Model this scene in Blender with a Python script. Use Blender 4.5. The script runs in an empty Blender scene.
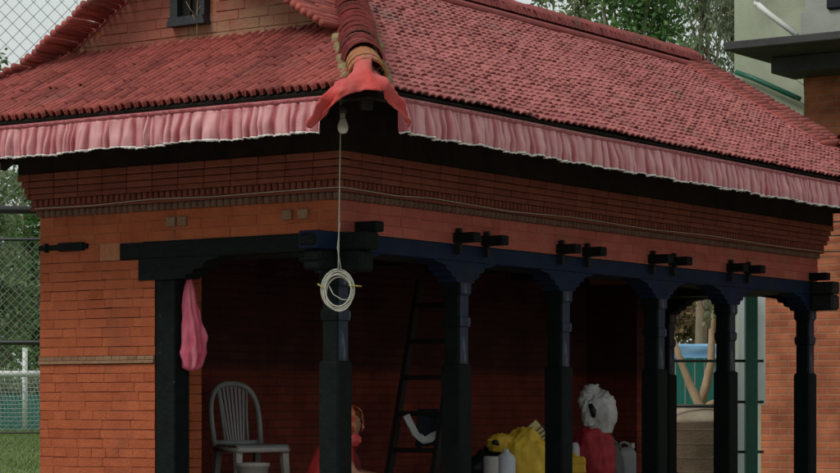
import bpy, math, random
from mathutils import Vector, Matrix, noise
random.seed(7)
R = math.radians
E = 1.3                      # eye height
KX, KY = -.486, 13.5         # near wall corner of the pavilion
FLR = .6
C, S = .5655, .8247
def W(a, b, z=0): return Vector((KX + C*a - S*b, KY + S*a + C*b, z))
ROT = math.atan2(S, C)
scene = bpy.context.scene
col = scene.collection

# ------------------------------------------------------------------ mesh builder
class MB:
    def __init__(s): s.v=[]; s.f=[]; s.t=[]; s.sm=[]
    def add(s, vs, fs, tone=.5, smooth=False):
        n=len(s.v); s.v += [tuple(v) for v in vs]
        for f in fs: s.f.append(tuple(i+n for i in f)); s.t.append(tone); s.sm.append(smooth)
    def box(s, x0,x1,y0,y1,z0,z1, tone=.5, bev=0, jit=0):
        if bev<=0:
            vs=[(x,y,z) for x in (x0,x1) for y in (y0,y1) for z in (z0,z1)]
            if jit: vs=[tuple(c+random.uniform(-jit,jit) for c in v) for v in vs]
            s.add(vs,[(0,1,3,2),(4,6,7,5),(0,4,5,1),(2,3,7,6),(0,2,6,4),(1,5,7,3)],tone)
        else:
            b=bev; q=[]
            for x,sx in ((x0,1),(x1,-1)):
                for y,sy in ((y0,1),(y1,-1)):
                    for z,sz in ((z0,1),(z1,-1)):
                        q.append((x,y+sy*b,z+sz*b)); q.append((x+sx*b,y,z+sz*b)); q.append((x+sx*b,y+sy*b,z))
            I=lambda i,j,k,m:(i*4+j*2+k)*3+m
            F=[]
            for i in (0,1): F.append((I(i,0,0,0),I(i,0,1,0),I(i,1,1,0),I(i,1,0,0)))
            for j in (0,1): F.append((I(0,j,0,1),I(0,j,1,1),I(1,j,1,1),I(1,j,0,1)))
            for k in (0,1): F.append((I(0,0,k,2),I(0,1,k,2),I(1,1,k,2),I(1,0,k,2)))
            for i in (0,1):
                for j in (0,1): F.append((I(i,j,0,0),I(i,j,1,0),I(i,j,1,1),I(i,j,0,1)))
                for k in (0,1): F.append((I(i,0,k,0),I(i,1,k,0),I(i,1,k,2),I(i,0,k,2)))
            for j in (0,1):
                for k in (0,1): F.append((I(0,j,k,1),I(1,j,k,1),I(1,j,k,2),I(0,j,k,2)))
            for i in (0,1):
                for j in (0,1):
                    for k in (0,1): F.append((I(i,j,k,0),I(i,j,k,1),I(i,j,k,2)))
            s.add(q,F,tone)
    def tube(s, pts, r, n=6, tone=.5, smooth=True, cap=True):
        pts=[Vector(p) for p in pts]; rs=r if isinstance(r,(list,tuple)) else [r]*len(pts)
        vs=[]; prev=None
        for i,p in enumerate(pts):
            d=(pts[min(i+1,len(pts)-1)]-pts[max(i-1,0)])
            d=d.normalized() if d.length>1e-9 else Vector((0,0,1))
            if prev is None:
                u=d.cross(Vector((0,0,1)));
                if u.length<.05: u=d.cross(Vector((0,1,0)))
            else: u=prev-d*prev.dot(d)
            u.normalize(); prev=u; w=d.cross(u)
            for k in range(n):
                an=2*math.pi*k/n; vs.append(p+(u*math.cos(an)+w*math.sin(an))*rs[i])
        fs=[]
        for i in range(len(pts)-1):
            for k in range(n):
                k2=(k+1)%n; fs.append((i*n+k,i*n+k2,(i+1)*n+k2,(i+1)*n+k))
        if cap: fs.append(tuple(range(n))[::-1]); fs.append(tuple((len(pts)-1)*n+k for k in range(n)))
        s.add(vs,fs,tone,smooth)
    def lathe(s, prof, n=20, c=(0,0,0), tone=.5, sx=1, sy=1, smooth=True):
        vs=[]; fs=[]
        for r,z in prof:
            for k in range(n):
                an=2*math.pi*k/n; vs.append((c[0]+r*sx*math.cos(an), c[1]+r*sy*math.sin(an), c[2]+z))
        for i in range(len(prof)-1):
            for k in range(n):
                k2=(k+1)%n; fs.append((i*n+k,i*n+k2,(i+1)*n+k2,(i+1)*n+k))
        fs.append(tuple(range(n))[::-1]); fs.append(tuple((len(prof)-1)*n+k for k in range(n)))
        s.add(vs,fs,tone,smooth)
    def prism(s, poly, fn, t0, t1, tone=.5):
        n=len(poly); vs=[fn(p,t0) for p in poly]+[fn(p,t1) for p in poly]
        fs=[tuple(range(n))[::-1], tuple(range(n,2*n))]+[(i,(i+1)%n,n+(i+1)%n,n+i) for i in range(n)]
        s.add(vs,fs,tone)
    def grid(s, fn, nu, nv, tone=.5, smooth=True, closed_u=False):
        vs=[fn(i/nu, j/nv) for j in range(nv+1) for i in range(nu+1)]
        fs=[(j*(nu+1)+i, j*(nu+1)+i+1, (j+1)*(nu+1)+i+1, (j+1)*(nu+1)+i) for j in range(nv) for i in range(nu)]
        s.add(vs,fs,tone,smooth)
    def build(s, name, mat, parent=None, loc=(0,0,0), rz=0, **kw):
        me=bpy.data.meshes.new(name); me.from_pydata(s.v,[],s.f)
        at=me.attributes.new('tone','FLOAT','FACE'); at.data.foreach_set('value',s.t)
        me.polygons.foreach_set('use_smooth',s.sm)
        me.materials.append(mat); me.update()
        import bmesh
        if len(s.f)<60000:
            bm=bmesh.new(); bm.from_mesh(me); bmesh.ops.recalc_face_normals(bm,faces=bm.faces); bm.to_mesh(me); bm.free()
        o=bpy.data.objects.new(name,me); col.objects.link(o)
        o.location=loc; o.rotation_euler=(0,0,rz)
        if parent: o.parent=parent
        for k,v in kw.items(): o[k]=v
        return o
def empty(name, loc=(0,0,0), rz=0, **kw):
    o=bpy.data.objects.new(name,None); col.objects.link(o); o.location=loc; o.rotation_euler=(0,0,rz)
    o.empty_display_size=.1
    for k,v in kw.items(): o[k]=v
    return o
def thicken(o, t, off=0):
    m=o.modifiers.new('Solidify','SOLIDIFY'); m.thickness=t; m.offset=off; return o

# ------------------------------------------------------------------ materials
def mat(name, c1, c2=None, rough=.8, nscale=6, tone=0, bump=0, bscale=40, spec=.3, c3=None, s3=(.55,.7), scale3=3, stretch=None, metal=0, trans=0, sheen=0, fac=(.3,.7)):
    m=bpy.data.materials.new(name); m.use_nodes=True; nt=m.node_tree; N=nt.nodes; L=nt.links
    bs=N['Principled BSDF']; bs.inputs['Roughness'].default_value=rough; bs.inputs['Specular IOR Level'].default_value=spec
    bs.inputs['Metallic'].default_value=metal
    if sheen: bs.inputs['Sheen Weight'].default_value=sheen
    tc=N.new('ShaderNodeTexCoord'); src=tc.outputs['Object']
    if stretch:
        mp=N.new('ShaderNodeMapping'); mp.inputs['Scale'].default_value=stretch; L.new(src,mp.inputs['Vector']); src=mp.outputs['Vector']
    n=N.new('ShaderNodeTexNoise'); n.inputs['Scale'].default_value=nscale; n.inputs['Detail'].default_value=6; n.inputs['Roughness'].default_value=.65
    L.new(src,n.inputs['Vector'])
    if c2 is None: c2=tuple(x*.7 for x in c1)
    mr=N.new('ShaderNodeMapRange'); mr.inputs['From Min'].default_value=fac[0]; mr.inputs['From Max'].default_value=fac[1]
    L.new(n.outputs['Fac'],mr.inputs['Value'])
    f=mr.outputs['Result']
    if tone:
        at=N.new('ShaderNodeAttribute'); at.attribute_name='tone'
        mx=N.new('ShaderNodeMix'); mx.data_type='FLOAT'; mx.inputs[0].default_value=tone
        L.new(f,mx.inputs[2]); L.new(at.outputs['Fac'],mx.inputs[3]); f=mx.outputs[0]
    mc=N.new('ShaderNodeMix'); mc.data_type='RGBA'; L.new(f,mc.inputs[0])
    mc.inputs[6].default_value=(*c1,1); mc.inputs[7].default_value=(*c2,1)
    out=mc.outputs[2]
    if c3:
        n3=N.new('ShaderNodeTexNoise'); n3.inputs['Scale'].default_value=scale3; n3.inputs['Detail'].default_value=5; L.new(src,n3.inputs['Vector'])
        r3=N.new('ShaderNodeMapRange'); r3.inputs['From Min'].default_value=s3[0]; r3.inputs['From Max'].default_value=s3[1]; L.new(n3.outputs['Fac'],r3.inputs['Value'])
        m3=N.new('ShaderNodeMix'); m3.data_type='RGBA'; L.new(r3.outputs['Result'],m3.inputs[0]); L.new(out,m3.inputs[6]); m3.inputs[7].default_value=(*c3,1); out=m3.outputs[2]
    L.new(out,bs.inputs['Base Color'])
    if bump:
        nb=N.new('ShaderNodeTexNoise'); nb.inputs['Scale'].default_value=bscale; nb.inputs['Detail'].default_value=5; L.new(src,nb.inputs['Vector'])
        b=N.new('ShaderNodeBump'); b.inputs['Strength'].default_value=bump; b.inputs['Distance'].default_value=.01; L.new(nb.outputs['Fac'],b.inputs['Height']); L.new(b.outputs['Normal'],bs.inputs['Normal'])
    if trans:
        tr=N.new('ShaderNodeBsdfTranslucent'); L.new(out,tr.inputs['Color']); ms=N.new('ShaderNodeMixShader'); ms.inputs[0].default_value=trans
        L.new(bs.outputs[0],ms.inputs[1]); L.new(tr.outputs[0],ms.inputs[2]); L.new(ms.outputs[0],N['Material Output'].inputs['Surface'])
    m['_out']=1
    return m
def brickmat(name, c1, c2, mortar, bw, bh, rot=0, split=None, msize=.012):
    """flat brick texture on object-space axis-aligned walls; u = x + y, v = z"""
    m=bpy.data.materials.new(name); m.use_nodes=True; nt=m.node_tree; N=nt.nodes; L=nt.links
    bs=N['Principled BSDF']; bs.inputs['Roughness'].default_value=.9; bs.inputs['Specular IOR Level'].default_value=.15
    tc=N.new('ShaderNodeTexCoord'); sp=N.new('ShaderNodeSeparateXYZ'); L.new(tc.outputs['Object'],sp.inputs[0])
    ad=N.new('ShaderNodeMath'); L.new(sp.outputs[0],ad.inputs[0]); L.new(sp.outputs[1],ad.inputs[1])
    n0=N.new('ShaderNodeTexNoise'); n0.inputs['Scale'].default_value=5; L.new(tc.outputs['Object'],n0.inputs['Vector'])
    wob=N.new('ShaderNodeMath'); wob.operation='MULTIPLY_ADD'; wob.inputs[1].default_value=.014; L.new(n0.outputs['Fac'],wob.inputs[0]); L.new(sp.outputs[2],wob.inputs[2])
    cb=N.new('ShaderNodeCombineXYZ'); L.new(ad.outputs[0],cb.inputs[0]); L.new(wob.outputs[0],cb.inputs[1])
    br=N.new('ShaderNodeTexBrick'); br.inputs['Scale'].default_value=1; br.inputs['Brick Width'].default_value=bw; br.inputs['Row Height'].default_value=bh
    br.inputs['Mortar Size'].default_value=msize*.5; br.inputs['Mortar Smooth'].default_value=.4; br.inputs['Bias'].default_value=0
    br.inputs['Color1'].default_value=(*c1,1); br.inputs['Color2'].default_value=(*c2,1); br.inputs['Mortar'].default_value=(*mortar,1)
    L.new(cb.outputs[0],br.inputs['Vector'])
    n=N.new('ShaderNodeTexNoise'); n.inputs['Scale'].default_value=3; n.inputs['Detail'].default_value=8; L.new(tc.outputs['Object'],n.inputs['Vector'])
    mr=N.new('ShaderNodeMapRange'); mr.inputs['From Min'].default_value=.3; mr.inputs['From Max'].default_value=.7; mr.inputs['To Min'].default_value=.6; mr.inputs['To Max'].default_value=1.25; L.new(n.outputs['Fac'],mr.inputs['Value'])
    vm=N.new('ShaderNodeVectorMath'); vm.operation='SCALE'; L.new(br.outputs['Color'],vm.inputs[0]); L.new(mr.outputs['Result'],vm.inputs['Scale'])
    out=vm.outputs[0]
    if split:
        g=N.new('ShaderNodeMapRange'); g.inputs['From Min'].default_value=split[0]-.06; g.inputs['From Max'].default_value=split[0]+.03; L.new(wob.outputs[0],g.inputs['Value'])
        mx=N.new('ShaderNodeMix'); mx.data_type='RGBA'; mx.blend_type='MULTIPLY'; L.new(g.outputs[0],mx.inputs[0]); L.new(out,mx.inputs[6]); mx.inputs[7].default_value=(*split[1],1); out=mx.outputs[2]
    L.new(out,bs.inputs['Base Color'])
    b=N.new('ShaderNodeBump'); b.inputs['Strength'].default_value=.7; b.inputs['Distance'].default_value=.01; b.invert=True; L.new(br.outputs['Fac'],b.inputs['Height'])
    b2=N.new('ShaderNodeBump'); b2.inputs['Strength'].default_value=.3; b2.inputs['Distance'].default_value=.01; L.new(n.outputs['Fac'],b2.inputs['Height']); L.new(b.outputs['Normal'],b2.inputs['Normal'])
    L.new(b2.outputs['Normal'],bs.inputs['Normal'])
    return m

M={}
M['brick']=mat('brick',(.40,.112,.050),(.26,.062,.028),.9,9,tone=.5,bump=.6,bscale=60,spec=.12,c3=(.17,.055,.035),s3=(.58,.85),scale3=2.6)
M['brick_red']=mat('brick_frieze',(.42,.115,.085),(.27,.065,.052),.9,9,tone=.6,bump=.6,bscale=60,spec=.12,c3=(.30,.17,.12),s3=(.55,.85),scale3=4)
M['brick_gable']=mat('brick_gable',(.33,.12,.085),(.25,.078,.06),.9,7,tone=.35,bump=.6,bscale=50,spec=.12,c3=(.31,.23,.14),s3=(.48,.78),scale3=2.6)
M['mortar']=mat('mud_mortar',(.42,.18,.10),(.30,.11,.06),.95,20,bump=.5,bscale=80,spec=.1)
M['band']=mat('string_course_brick',(.30,.19,.115),(.17,.09,.055),.9,30,tone=.5,bump=.6,bscale=90,spec=.1)
M['cornice_dark']=mat('shaded_cornice_brick',(.27,.088,.060),(.16,.048,.034),.9,15,tone=.5,bump=.6,bscale=60,spec=.1)  # shade under the eaves put into the cornice colour, darker than the wall brick
M['mould']=mat('moulded_brick',(.25,.080,.055),(.15,.045,.032),.9,15,tone=.5,bump=.6,bscale=60,spec=.12)
M['mould_grey']=mat('moulded_brick_grey',(.19,.11,.08),(.11,.06,.045),.9,20,tone=.5,bump=.6,bscale=60,spec=.12)
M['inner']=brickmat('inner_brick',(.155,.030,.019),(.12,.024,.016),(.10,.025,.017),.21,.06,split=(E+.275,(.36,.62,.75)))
M['farbrick']=brickmat('far_brick',(.40,.13,.065),(.30,.09,.05),(.32,.15,.09),.23,.075,msize=.02)
M['plinth']=brickmat('plinth_brick',(.34,.11,.06),(.24,.08,.045),(.25,.15,.1),.21,.06)
M['tile']=mat('clay_tile',(.42,.135,.125),(.20,.052,.055),.75,16,tone=.6,bump=.35,bscale=70,spec=.25,c3=(.20,.10,.085),s3=(.58,.82),scale3=2.2)
M['tile_skirt']=mat('clay_tile_darker',(.40,.095,.078),(.13,.028,.026),.75,16,tone=.6,bump=.35,bscale=70,spec=.25,c3=(.18,.09,.07),s3=(.58,.82),scale3=2.2)
M['cap']=mat('cap_tile',(.38,.105,.10),(.22,.055,.055),.8,18,tone=.55,bump=.5,bscale=50,spec=.2,c3=(.13,.075,.06),s3=(.55,.8),scale3=4)
M['ochre']=mat('ochre_cap_tile',(.36,.15,.06),(.24,.095,.05),.85,20,bump=.5,spec=.2)
M['moss']=mat('mossy_mortar',(.27,.22,.11),(.15,.11,.065),.95,18,bump=.8,bscale=60,spec=.1)
M['wood']=mat('dark_wood',(.016,.018,.018),(.006,.007,.007),.7,8,bump=.4,bscale=30,spec=.25,stretch=(1,1,4))
M['wood_green']=mat('dark_green_black_paint',(.0065,.0115,.0105),(.003,.0045,.0045),.75,7,bump=.6,bscale=35,spec=.1,c3=(.04,.055,.05),s3=(.68,.80),scale3=17)
M['wood_beam']=mat('weathered_black_beam',(.010,.0135,.0135),(.005,.0065,.0065),.75,5,bump=.6,bscale=25,spec=.1,c3=(.035,.045,.045),s3=(.62,.75),scale3=14,stretch=(3,3,12))
M['blue']=mat('faded_blue_paint',(.007,.018,.048),(.005,.010,.026),.7,9,bump=.5,bscale=30,spec=.12,c3=(.012,.02,.03),s3=(.5,.75),scale3=4)
M['scuff']=mat('scuffed_blue_paint',(.012,.028,.062),(.006,.012,.024),.6,9,bump=.3,bscale=30,c3=(.10,.13,.16),s3=(.60,.72),scale3=9,stretch=(1,1,.35))
M['deck']=mat('roof_underboards',(.028,.021,.017),(.014,.011,.009),.9,6,spec=.1)
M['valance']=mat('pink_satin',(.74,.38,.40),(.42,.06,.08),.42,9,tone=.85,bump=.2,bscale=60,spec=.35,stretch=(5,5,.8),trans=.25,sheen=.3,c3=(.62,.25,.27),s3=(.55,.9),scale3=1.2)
M['lace']=mat('silver_lace_trim',(.74,.72,.68),(.45,.40,.38),.5,60,spec=.5)
M['redcloth']=mat('faded_red_cloth',(.66,.055,.05),(.62,.15,.14),.75,5,bump=.5,bscale=40,trans=.3,sheen=.2)
M['cable']=mat('white_cable',(.52,.52,.44),(.36,.36,.30),.5,30)
M['yellowtie']=mat('yellow_tie',(.45,.36,.08),None,.6)
M['bulbglass']=mat('frosted_bulb',(.85,.86,.84),(.75,.76,.74),.25,3,spec=.5)
M['bulbbase']=mat('bulb_holder',(.05,.05,.05),None,.5)
M['plastic']=mat('grey_plastic',(.24,.24,.24),(.16,.16,.16),.45,5,spec=.4)
M['plastic_pale']=mat('pale_plastic',(.42,.40,.37),(.30,.28,.26),.6,12,spec=.3)
M['whiteplastic']=mat('white_plastic',(.55,.56,.60),(.42,.43,.47),.5,6,spec=.4)
M['bagwhite']=mat('white_polythene',(.66,.64,.62),(.45,.44,.43),.4,9,bump=.5,bscale=25,spec=.5,trans=.15)
M['bagred']=mat('red_sack',(.42,.030,.040),(.25,.018,.026),.7,8,bump=.5,bscale=20)
M['yellow']=mat('yellow_sack',(.78,.52,.05),(.55,.34,.03),.6,7,bump=.5,bscale=22,trans=.1)
M['yellowbox']=mat('yellow_plastic',(.62,.36,.02),(.5,.28,.02),.45,6)
M['cream']=mat('cream_pack',(.62,.50,.24),(.5,.40,.18),.6,9)
M['darkink']=mat('printed_stripe',(.06,.06,.07),None,.6)
M['black']=mat('black_polythene_and_shade',(.008,.008,.009),(.015,.015,.016),.4,9,bump=.4,bscale=20,spec=.3)
M['greybag']=mat('grey_sack',(.10,.10,.10),(.06,.06,.06),.6,9,bump=.4,bscale=20)
M['pinkbag']=mat('pink_bag',(.82,.24,.34),(.66,.06,.14),.5,14,bump=.6,bscale=40,trans=.3,stretch=(1,1,.22),c3=(.85,.50,.55),s3=(.58,.75),scale3=10)
M['paper']=mat('white_cloth',(.62,.62,.62),(.5,.5,.5),.8,8)
M['navy']=mat('navy_cloth',(.016,.020,.030),(.01,.012,.018),.9,8,bump=.3)
M['skin']=mat('skin',(.36,.19,.115),(.29,.14,.08),.6,9)
M['hair']=mat('black_hair',(.012,.010,.009),None,.5)
M['shawl']=mat('red_shawl',(.44,.026,.022),(.30,.018,.018),.85,7,bump=.3,trans=.1)
M['maroon']=mat('maroon_blouse',(.14,.012,.022),(.09,.01,.016),.85,9,bump=.3)
M['scarf']=mat('patterned_scarf',(.52,.26,.11),(.36,.05,.03),.85,16,bump=.3,fac=(.42,.55))
M['print']=mat('red_printed_skirt',(.58,.04,.05),(.62,.22,.18),.85,28,bump=.3,fac=(.52,.6))
M['ladder']=mat('old_ladder_wood',(.020,.017,.015),(.012,.010,.009),.8,8,bump=.3)
M['window']=mat('dark_window_frame',(.030,.033,.040),(.016,.018,.022),.6,6,bump=.3)
M['void']=mat('dark_shutter',(.008,.008,.008),None,.8)
M['twig']=mat('dry_stem',(.34,.27,.15),(.22,.17,.09),.9,8)
M['bark']=mat('pale_bark',(.33,.27,.20),(.19,.15,.11),.95,6,bump=.8,bscale=18,spec=.1,stretch=(1,1,.3))
M['bark_tan']=mat('tan_bark',(.42,.30,.20),(.25,.17,.11),.95,6,bump=.8,bscale=18,spec=.1,stretch=(1,1,.3))
M['leafA']=mat('leaf_green',(.24,.30,.14),(.10,.15,.07),.6,1.2,tone=.6,trans=.4,spec=.25)
M['leafB']=mat('leaf_grey_green',(.25,.29,.18),(.11,.14,.085),.6,1.2,tone=.6,trans=.35,spec=.25)
M['leafC']=mat('leaf_bright',(.14,.26,.08),(.06,.13,.04),.6,1.2,tone=.6,trans=.4,spec=.25)
M['leafD']=mat('leaf_russet',(.20,.10,.06),(.12,.12,.05),.7,1.2,tone=.6,trans=.3,spec=.2)
M['grass']=mat('grass',(.13,.19,.05),(.07,.11,.03),.95,.8,spec=.1,c3=(.26,.19,.11),s3=(.6,.7),scale3=.35,bump=.5,bscale=12)
M['blade']=mat('grass_blade',(.16,.23,.06),(.10,.15,.035),.9,1,tone=.7,trans=.3,spec=.1)
M['plaster']=mat('pale_green_plaster',(.36,.39,.30),(.27,.30,.23),.95,2,bump=.3,c3=(.20,.22,.18),s3=(.5,.75),scale3=1.3,spec=.1)
M['plaster_grey']=mat('grey_parapet',(.33,.345,.31),(.24,.255,.235),.95,2,bump=.3,c3=(.13,.14,.14),s3=(.52,.68),scale3=1.1,spec=.1)
M['concrete']=mat('stained_concrete',(.075,.075,.078),(.04,.04,.043),.95,3,bump=.5,spec=.1)
M['cement']=mat('old_cement',(.15,.112,.075),(.09,.065,.045),.95,5,bump=.6,spec=.1)
M['cement_top']=mat('cement_dome',(.30,.25,.19),(.2,.165,.12),.95,6,bump=.5,spec=.1)
M['steel_green']=mat('green_steel',(.010,.11,.072),(.007,.07,.048),.5,6,spec=.4)
M['steel_dark']=mat('dark_steel',(.018,.022,.022),(.01,.012,.012),.5,6,spec=.4)
M['steel_white']=mat('white_steel',(.62,.64,.62),(.5,.52,.5),.5,6,spec=.4)
M['wire']=mat('galvanised_wire',(.24,.25,.25),(.17,.18,.18),.5,6,spec=.4)
M['sheet']=mat('white_sheet',(.60,.66,.63),(.48,.54,.52),.5,4)
M['teal']=mat('teal_sheet_fence',(.015,.16,.13),(.01,.09,.075),.7,5,stretch=(6,6,.4))
M['tarp']=mat('blue_tarp',(.12,.33,.60),(.30,.46,.62),.6,3,stretch=(.6,.6,5),bump=.3)
M['net']=mat('goal_net',(.58,.62,.60),None,.8)
M['beige']=mat('beige_wall',(.34,.30,.25),(.25,.22,.18),.95,3)

# ------------------------------------------------------------------ world, sun, camera
w=bpy.data.worlds.new('World'); scene.world=w; w.use_nodes=True
nt=w.node_tree; N=nt.nodes; L=nt.links; bg=N['Background']
sky=N.new('ShaderNodeTexSky'); sky.sky_type='NISHITA'; sky.sun_disc=False
SUN_EL, SUN_AZ = R(48), R(-125)     # azimuth measured from +Y towards +X
sky.sun_elevation=SUN_EL; sky.sun_rotation=SUN_AZ; sky.dust_density=4; sky.air_density=1.5
bg.inputs['Strength'].default_value=.10
hs=N.new('ShaderNodeHueSaturation'); hs.inputs['Saturation'].default_value=.25; L.new(sky.outputs[0],hs.inputs['Color'])
tc=N.new('ShaderNodeTexCoord'); mp=N.new('ShaderNodeMapping'); mp.inputs['Scale'].default_value=(1,1,3); L.new(tc.outputs['Generated'],mp.inputs['Vector'])
no=N.new('ShaderNodeTexNoise'); no.inputs['Scale'].default_value=2.2; no.inputs['Detail'].default_value=6; L.new(mp.outputs[0],no.inputs['Vector'])
cr=N.new('ShaderNodeValToRGB'); cr.color_ramp.elements[0].position=.3; cr.color_ramp.elements[1].position=.75
cr.color_ramp.elements[0].color=(4.7,5.2,5.1,1); cr.color_ramp.elements[1].color=(5.8,6.2,6.1,1); L.new(no.outputs['Fac'],cr.inputs[0])
mx=N.new('ShaderNodeMix'); mx.data_type='RGBA'; mx.inputs[0].default_value=.88; L.new(hs.outputs[0],mx.inputs[6]); L.new(cr.outputs[0],mx.inputs[7])
L.new(mx.outputs[2],bg.inputs['Color'])
sd=bpy.data.lights.new('sun','SUN'); sd.energy=1.5; sd.angle=R(25); sd.color=(1,.95,.88)
so=bpy.data.objects.new('sun',sd); col.objects.link(so)
dirv=Vector((math.sin(SUN_AZ)*math.cos(SUN_EL), math.cos(SUN_AZ)*math.cos(SUN_EL), math.sin(SUN_EL)))
so.rotation_euler=dirv.to_track_quat('Z','Y').to_euler(); so.location=(-6,-6,12)
cd=bpy.data.cameras.new('camera'); cam=bpy.data.objects.new('camera',cd); col.objects.link(cam); scene.camera=cam
cam.location=(0,0,E); cam.rotation_euler=(R(90),0,0); cd.sensor_width=36; cd.lens=36*2276/840; cd.shift_y=(405-236.5)/840; cd.clip_end=3000; cd.clip_start=.1
vs=scene.view_settings; vs.view_transform='Standard'; vs.look='None'; vs.gamma=1; vs.exposure=.32; vs.use_curve_mapping=False
scene.render.resolution_x=1024; scene.render.resolution_y=577

# ------------------------------------------------------------------ ground
def gz(x,y):
    t=min(max((y-21)/24,0),1); return .75*t*t*(3-2*t)
b=MB()
xs=[-900,-300,-100,-50]+[i*2.0 for i in range(-15,16)]+[50,100,300,900]
ys=[-300,-50,-10]+[i*2.0 for i in range(0,35)]+[90,150,400,1500]
vsx=[(x,y,gz(x,y)+(.03*noise.noise(Vector((x*.4,y*.4,0))) if abs(x)<40 and 22<y<60 else 0)) for y in ys for x in xs]; nx=len(xs)
b.add(vsx,[(j*nx+i,j*nx+i+1,(j+1)*nx+i+1,(j+1)*nx+i) for j in range(len(ys)-1) for i in range(nx-1)],smooth=True)
b.build('ground',M['grass'],kind='structure')
b=MB()
for i in range(9000):
    y=random.uniform(30,46.5); x=-y*.187+random.uniform(-1.2,1.3)*y/45
    z=gz(x,y)-.02; h=random.uniform(.04,.10); an=random.uniform(0,3.14); dx=.012*math.cos(an); dy=.012*math.sin(an); lx=random.uniform(-.03,.03)
    b.add([(x-dx,y-dy,z),(x+dx,y+dy,z),(x+lx,y,z+h)],[(0,1,2)],random.random())
b.build('grass',M['blade'],kind='stuff')

M['paving']=mat('dusty_paving',(.30,.26,.22),(.20,.17,.145),.95,2,bump=.4,spec=.1,c3=(.15,.12,.10),s3=(.5,.8),scale3=.6)
b=MB(); b.add([(-14,-6,.004),(14,-6,.004),(14,20.6,.004),(-14,20.6,.004)],[(0,1,2,3)]); b.build('paving',M['paving'],kind='structure')  # out of view, added to warm the light bounced up from the ground
# ------------------------------------------------------------------ PAVILION
pav=empty('pavilion',(KX,KY,0),ROT,label='open brick and timber pavilion with arcade of dark posts under a red tile roof',category='pavilion')
LEN=6.74; DEP=2.42
def P(h): return h+E
# plinth
b=MB(); b.box(-.35,LEN+.35,-.35,DEP+.35,-.1,FLR-.06,bev=.01); b.build('plinth',M['plinth'],pav)
b=MB(); b.box(-.38,LEN+.38,-.38,DEP+.38,FLR-.06,FLR,bev=.01); b.build('floor',M['cement'],pav)

def bricks(b, face, u0,u1,z0,z1, rh=.0588, bl=.23, proud=.0045, d0=0, inside=None, jitter=.0025):
    """face: function (u, z, d) -> point, d outward"""
    nr=max(1,round((z1-z0)/rh)); rh=(z1-z0)/nr
    for r in range(nr):
        za=z0+r*rh; zb=za+rh
        header=(r%4==2); rowj=random.uniform(-jitter,jitter)*.8
        L_=bl if not header else bl*.5
        u=u0-random.uniform(0,.1)
        while u<u1-.001:
            ln=L_*random.uniform(.92,1.06)
            if header and random.random()<.35: ln=bl
            ua=max(u,u0); ub=min(u+ln,u1); u+=ln
            if ub-ua<.015: continue
            if inside and not inside((ua+ub)/2,(za+zb)/2): continue
            g=.0012; a0,a1=ua+.0007,ub-.0007; wv=lambda x,zr_: .004*noise.noise(Vector((x*2.2,round((zr_-z0)/rh)*.9,d0+7))); c0,c1=za+.0017+wv(ua,za),zb-.0017+wv(ua,zb)
            p=proud+rowj+random.uniform(-jitter,jitter)*.5; e=.0022
            jz=[random.uniform(-.0020,.0020) for _ in range(4)]; jd=[random.uniform(-.0015,.0015) for _ in range(4)]
            vs=[face(a0,c0,d0-.004),face(a1,c0,d0-.004),face(a1,c1,d0-.004),face(a0,c1,d0-.004),
                face(a0,c0+jz[0],d0+p-e*.8),face(a1,c0+jz[1],d0+p-e*.8),face(a1,c1+jz[2],d0+p-e*.8),face(a0,c1+jz[3],d0+p-e*.8),
                face(a0+e,c0+e+jz[0],d0+p+jd[0]),face(a1-e,c0+e+jz[1],d0+p+jd[1]),face(a1-e,c1-e+jz[2],d0+p+jd[2]),face(a0+e,c1-e+jz[3],d0+p+jd[3])]
            fs=[(0,1,5,4),(1,2,6,5),(2,3,7,6),(3,0,4,7),(4,5,9,8),(5,6,10,9),(6,7,11,10),(7,4,8,11),(8,9,10,11)]
            t=min(1,max(0,random.gauss(.42,.22)+(.35 if random.random()<.08 else 0)))
            b.add(vs,fs,t)
faceL=lambda u,z,d:(-d,u,z)        # left face, u = b
faceR=lambda u,z,d:(u,-d,z)        # right face, u = a
PIER=1.43
# left pier
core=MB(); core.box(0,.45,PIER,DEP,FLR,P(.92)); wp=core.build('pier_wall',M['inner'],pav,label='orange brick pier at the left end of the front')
b=MB(); bricks(b,faceL,PIER,DEP,FLR+.002,P(.262)); bricks(b,faceL,PIER,DEP,P(.312),P(.918)); bricks(b,lambda u,z,d:(u,PIER-d,z),.15,.45,FLR,P(.9),d0=0)
b.build('brick_facing',M['brick'],wp)
b=MB()
for i in range(14):
    y0=PIER+i*(DEP-PIER)/14; b.box(-.016-random.uniform(0,.003),.0,y0,y0+.07,P(.284),P(.311),tone=random.random(),bev=.003)
b.box(-.022,.0,PIER,DEP,P(.263),P(.283),tone=.3,bev=.003); b.build('string_course',M['band'],wp)
# upper left wall (above pier / beam) up to cornice; spandrel
core=MB(); core.box(.0,.40,0.0,DEP,P(1.03),P(1.5)); core.box(0.002,.45,PIER+.1,DEP-.001,P(.92),P(1.03)); core.box(.40,LEN,0.0,.35,P(1.03),P(1.5)); core.box(.40,LEN,DEP-.45,DEP,P(1.03),P(1.5)); core.box(LEN-.4,LEN,.35,DEP-.45,P(1.03),P(1.5))
uw=core.build('upper_wall',M['mortar'],pav)
b=MB(); bricks(b,faceL,0,DEP,P(1.032),P(1.222)); bricks(b,faceL,1.90,DEP,P(.92),P(1.03)); 
b.build('brick_facing',M['brick'],uw)
b=MB(); bricks(b,faceR,0,LEN,P(1.032),P(1.222)); b.build('brick_facing',M['brick_red'],uw)
# small grey brick ends in the left wall
for y0 in (.215,.335,1.16,1.25):
    b=MB(); b.box(-.022,0,y0,y0+.075,P(1.115),P(1.175),tone=random.random(),bev=.003); b.build('brick_end',M['band'],uw)
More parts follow.
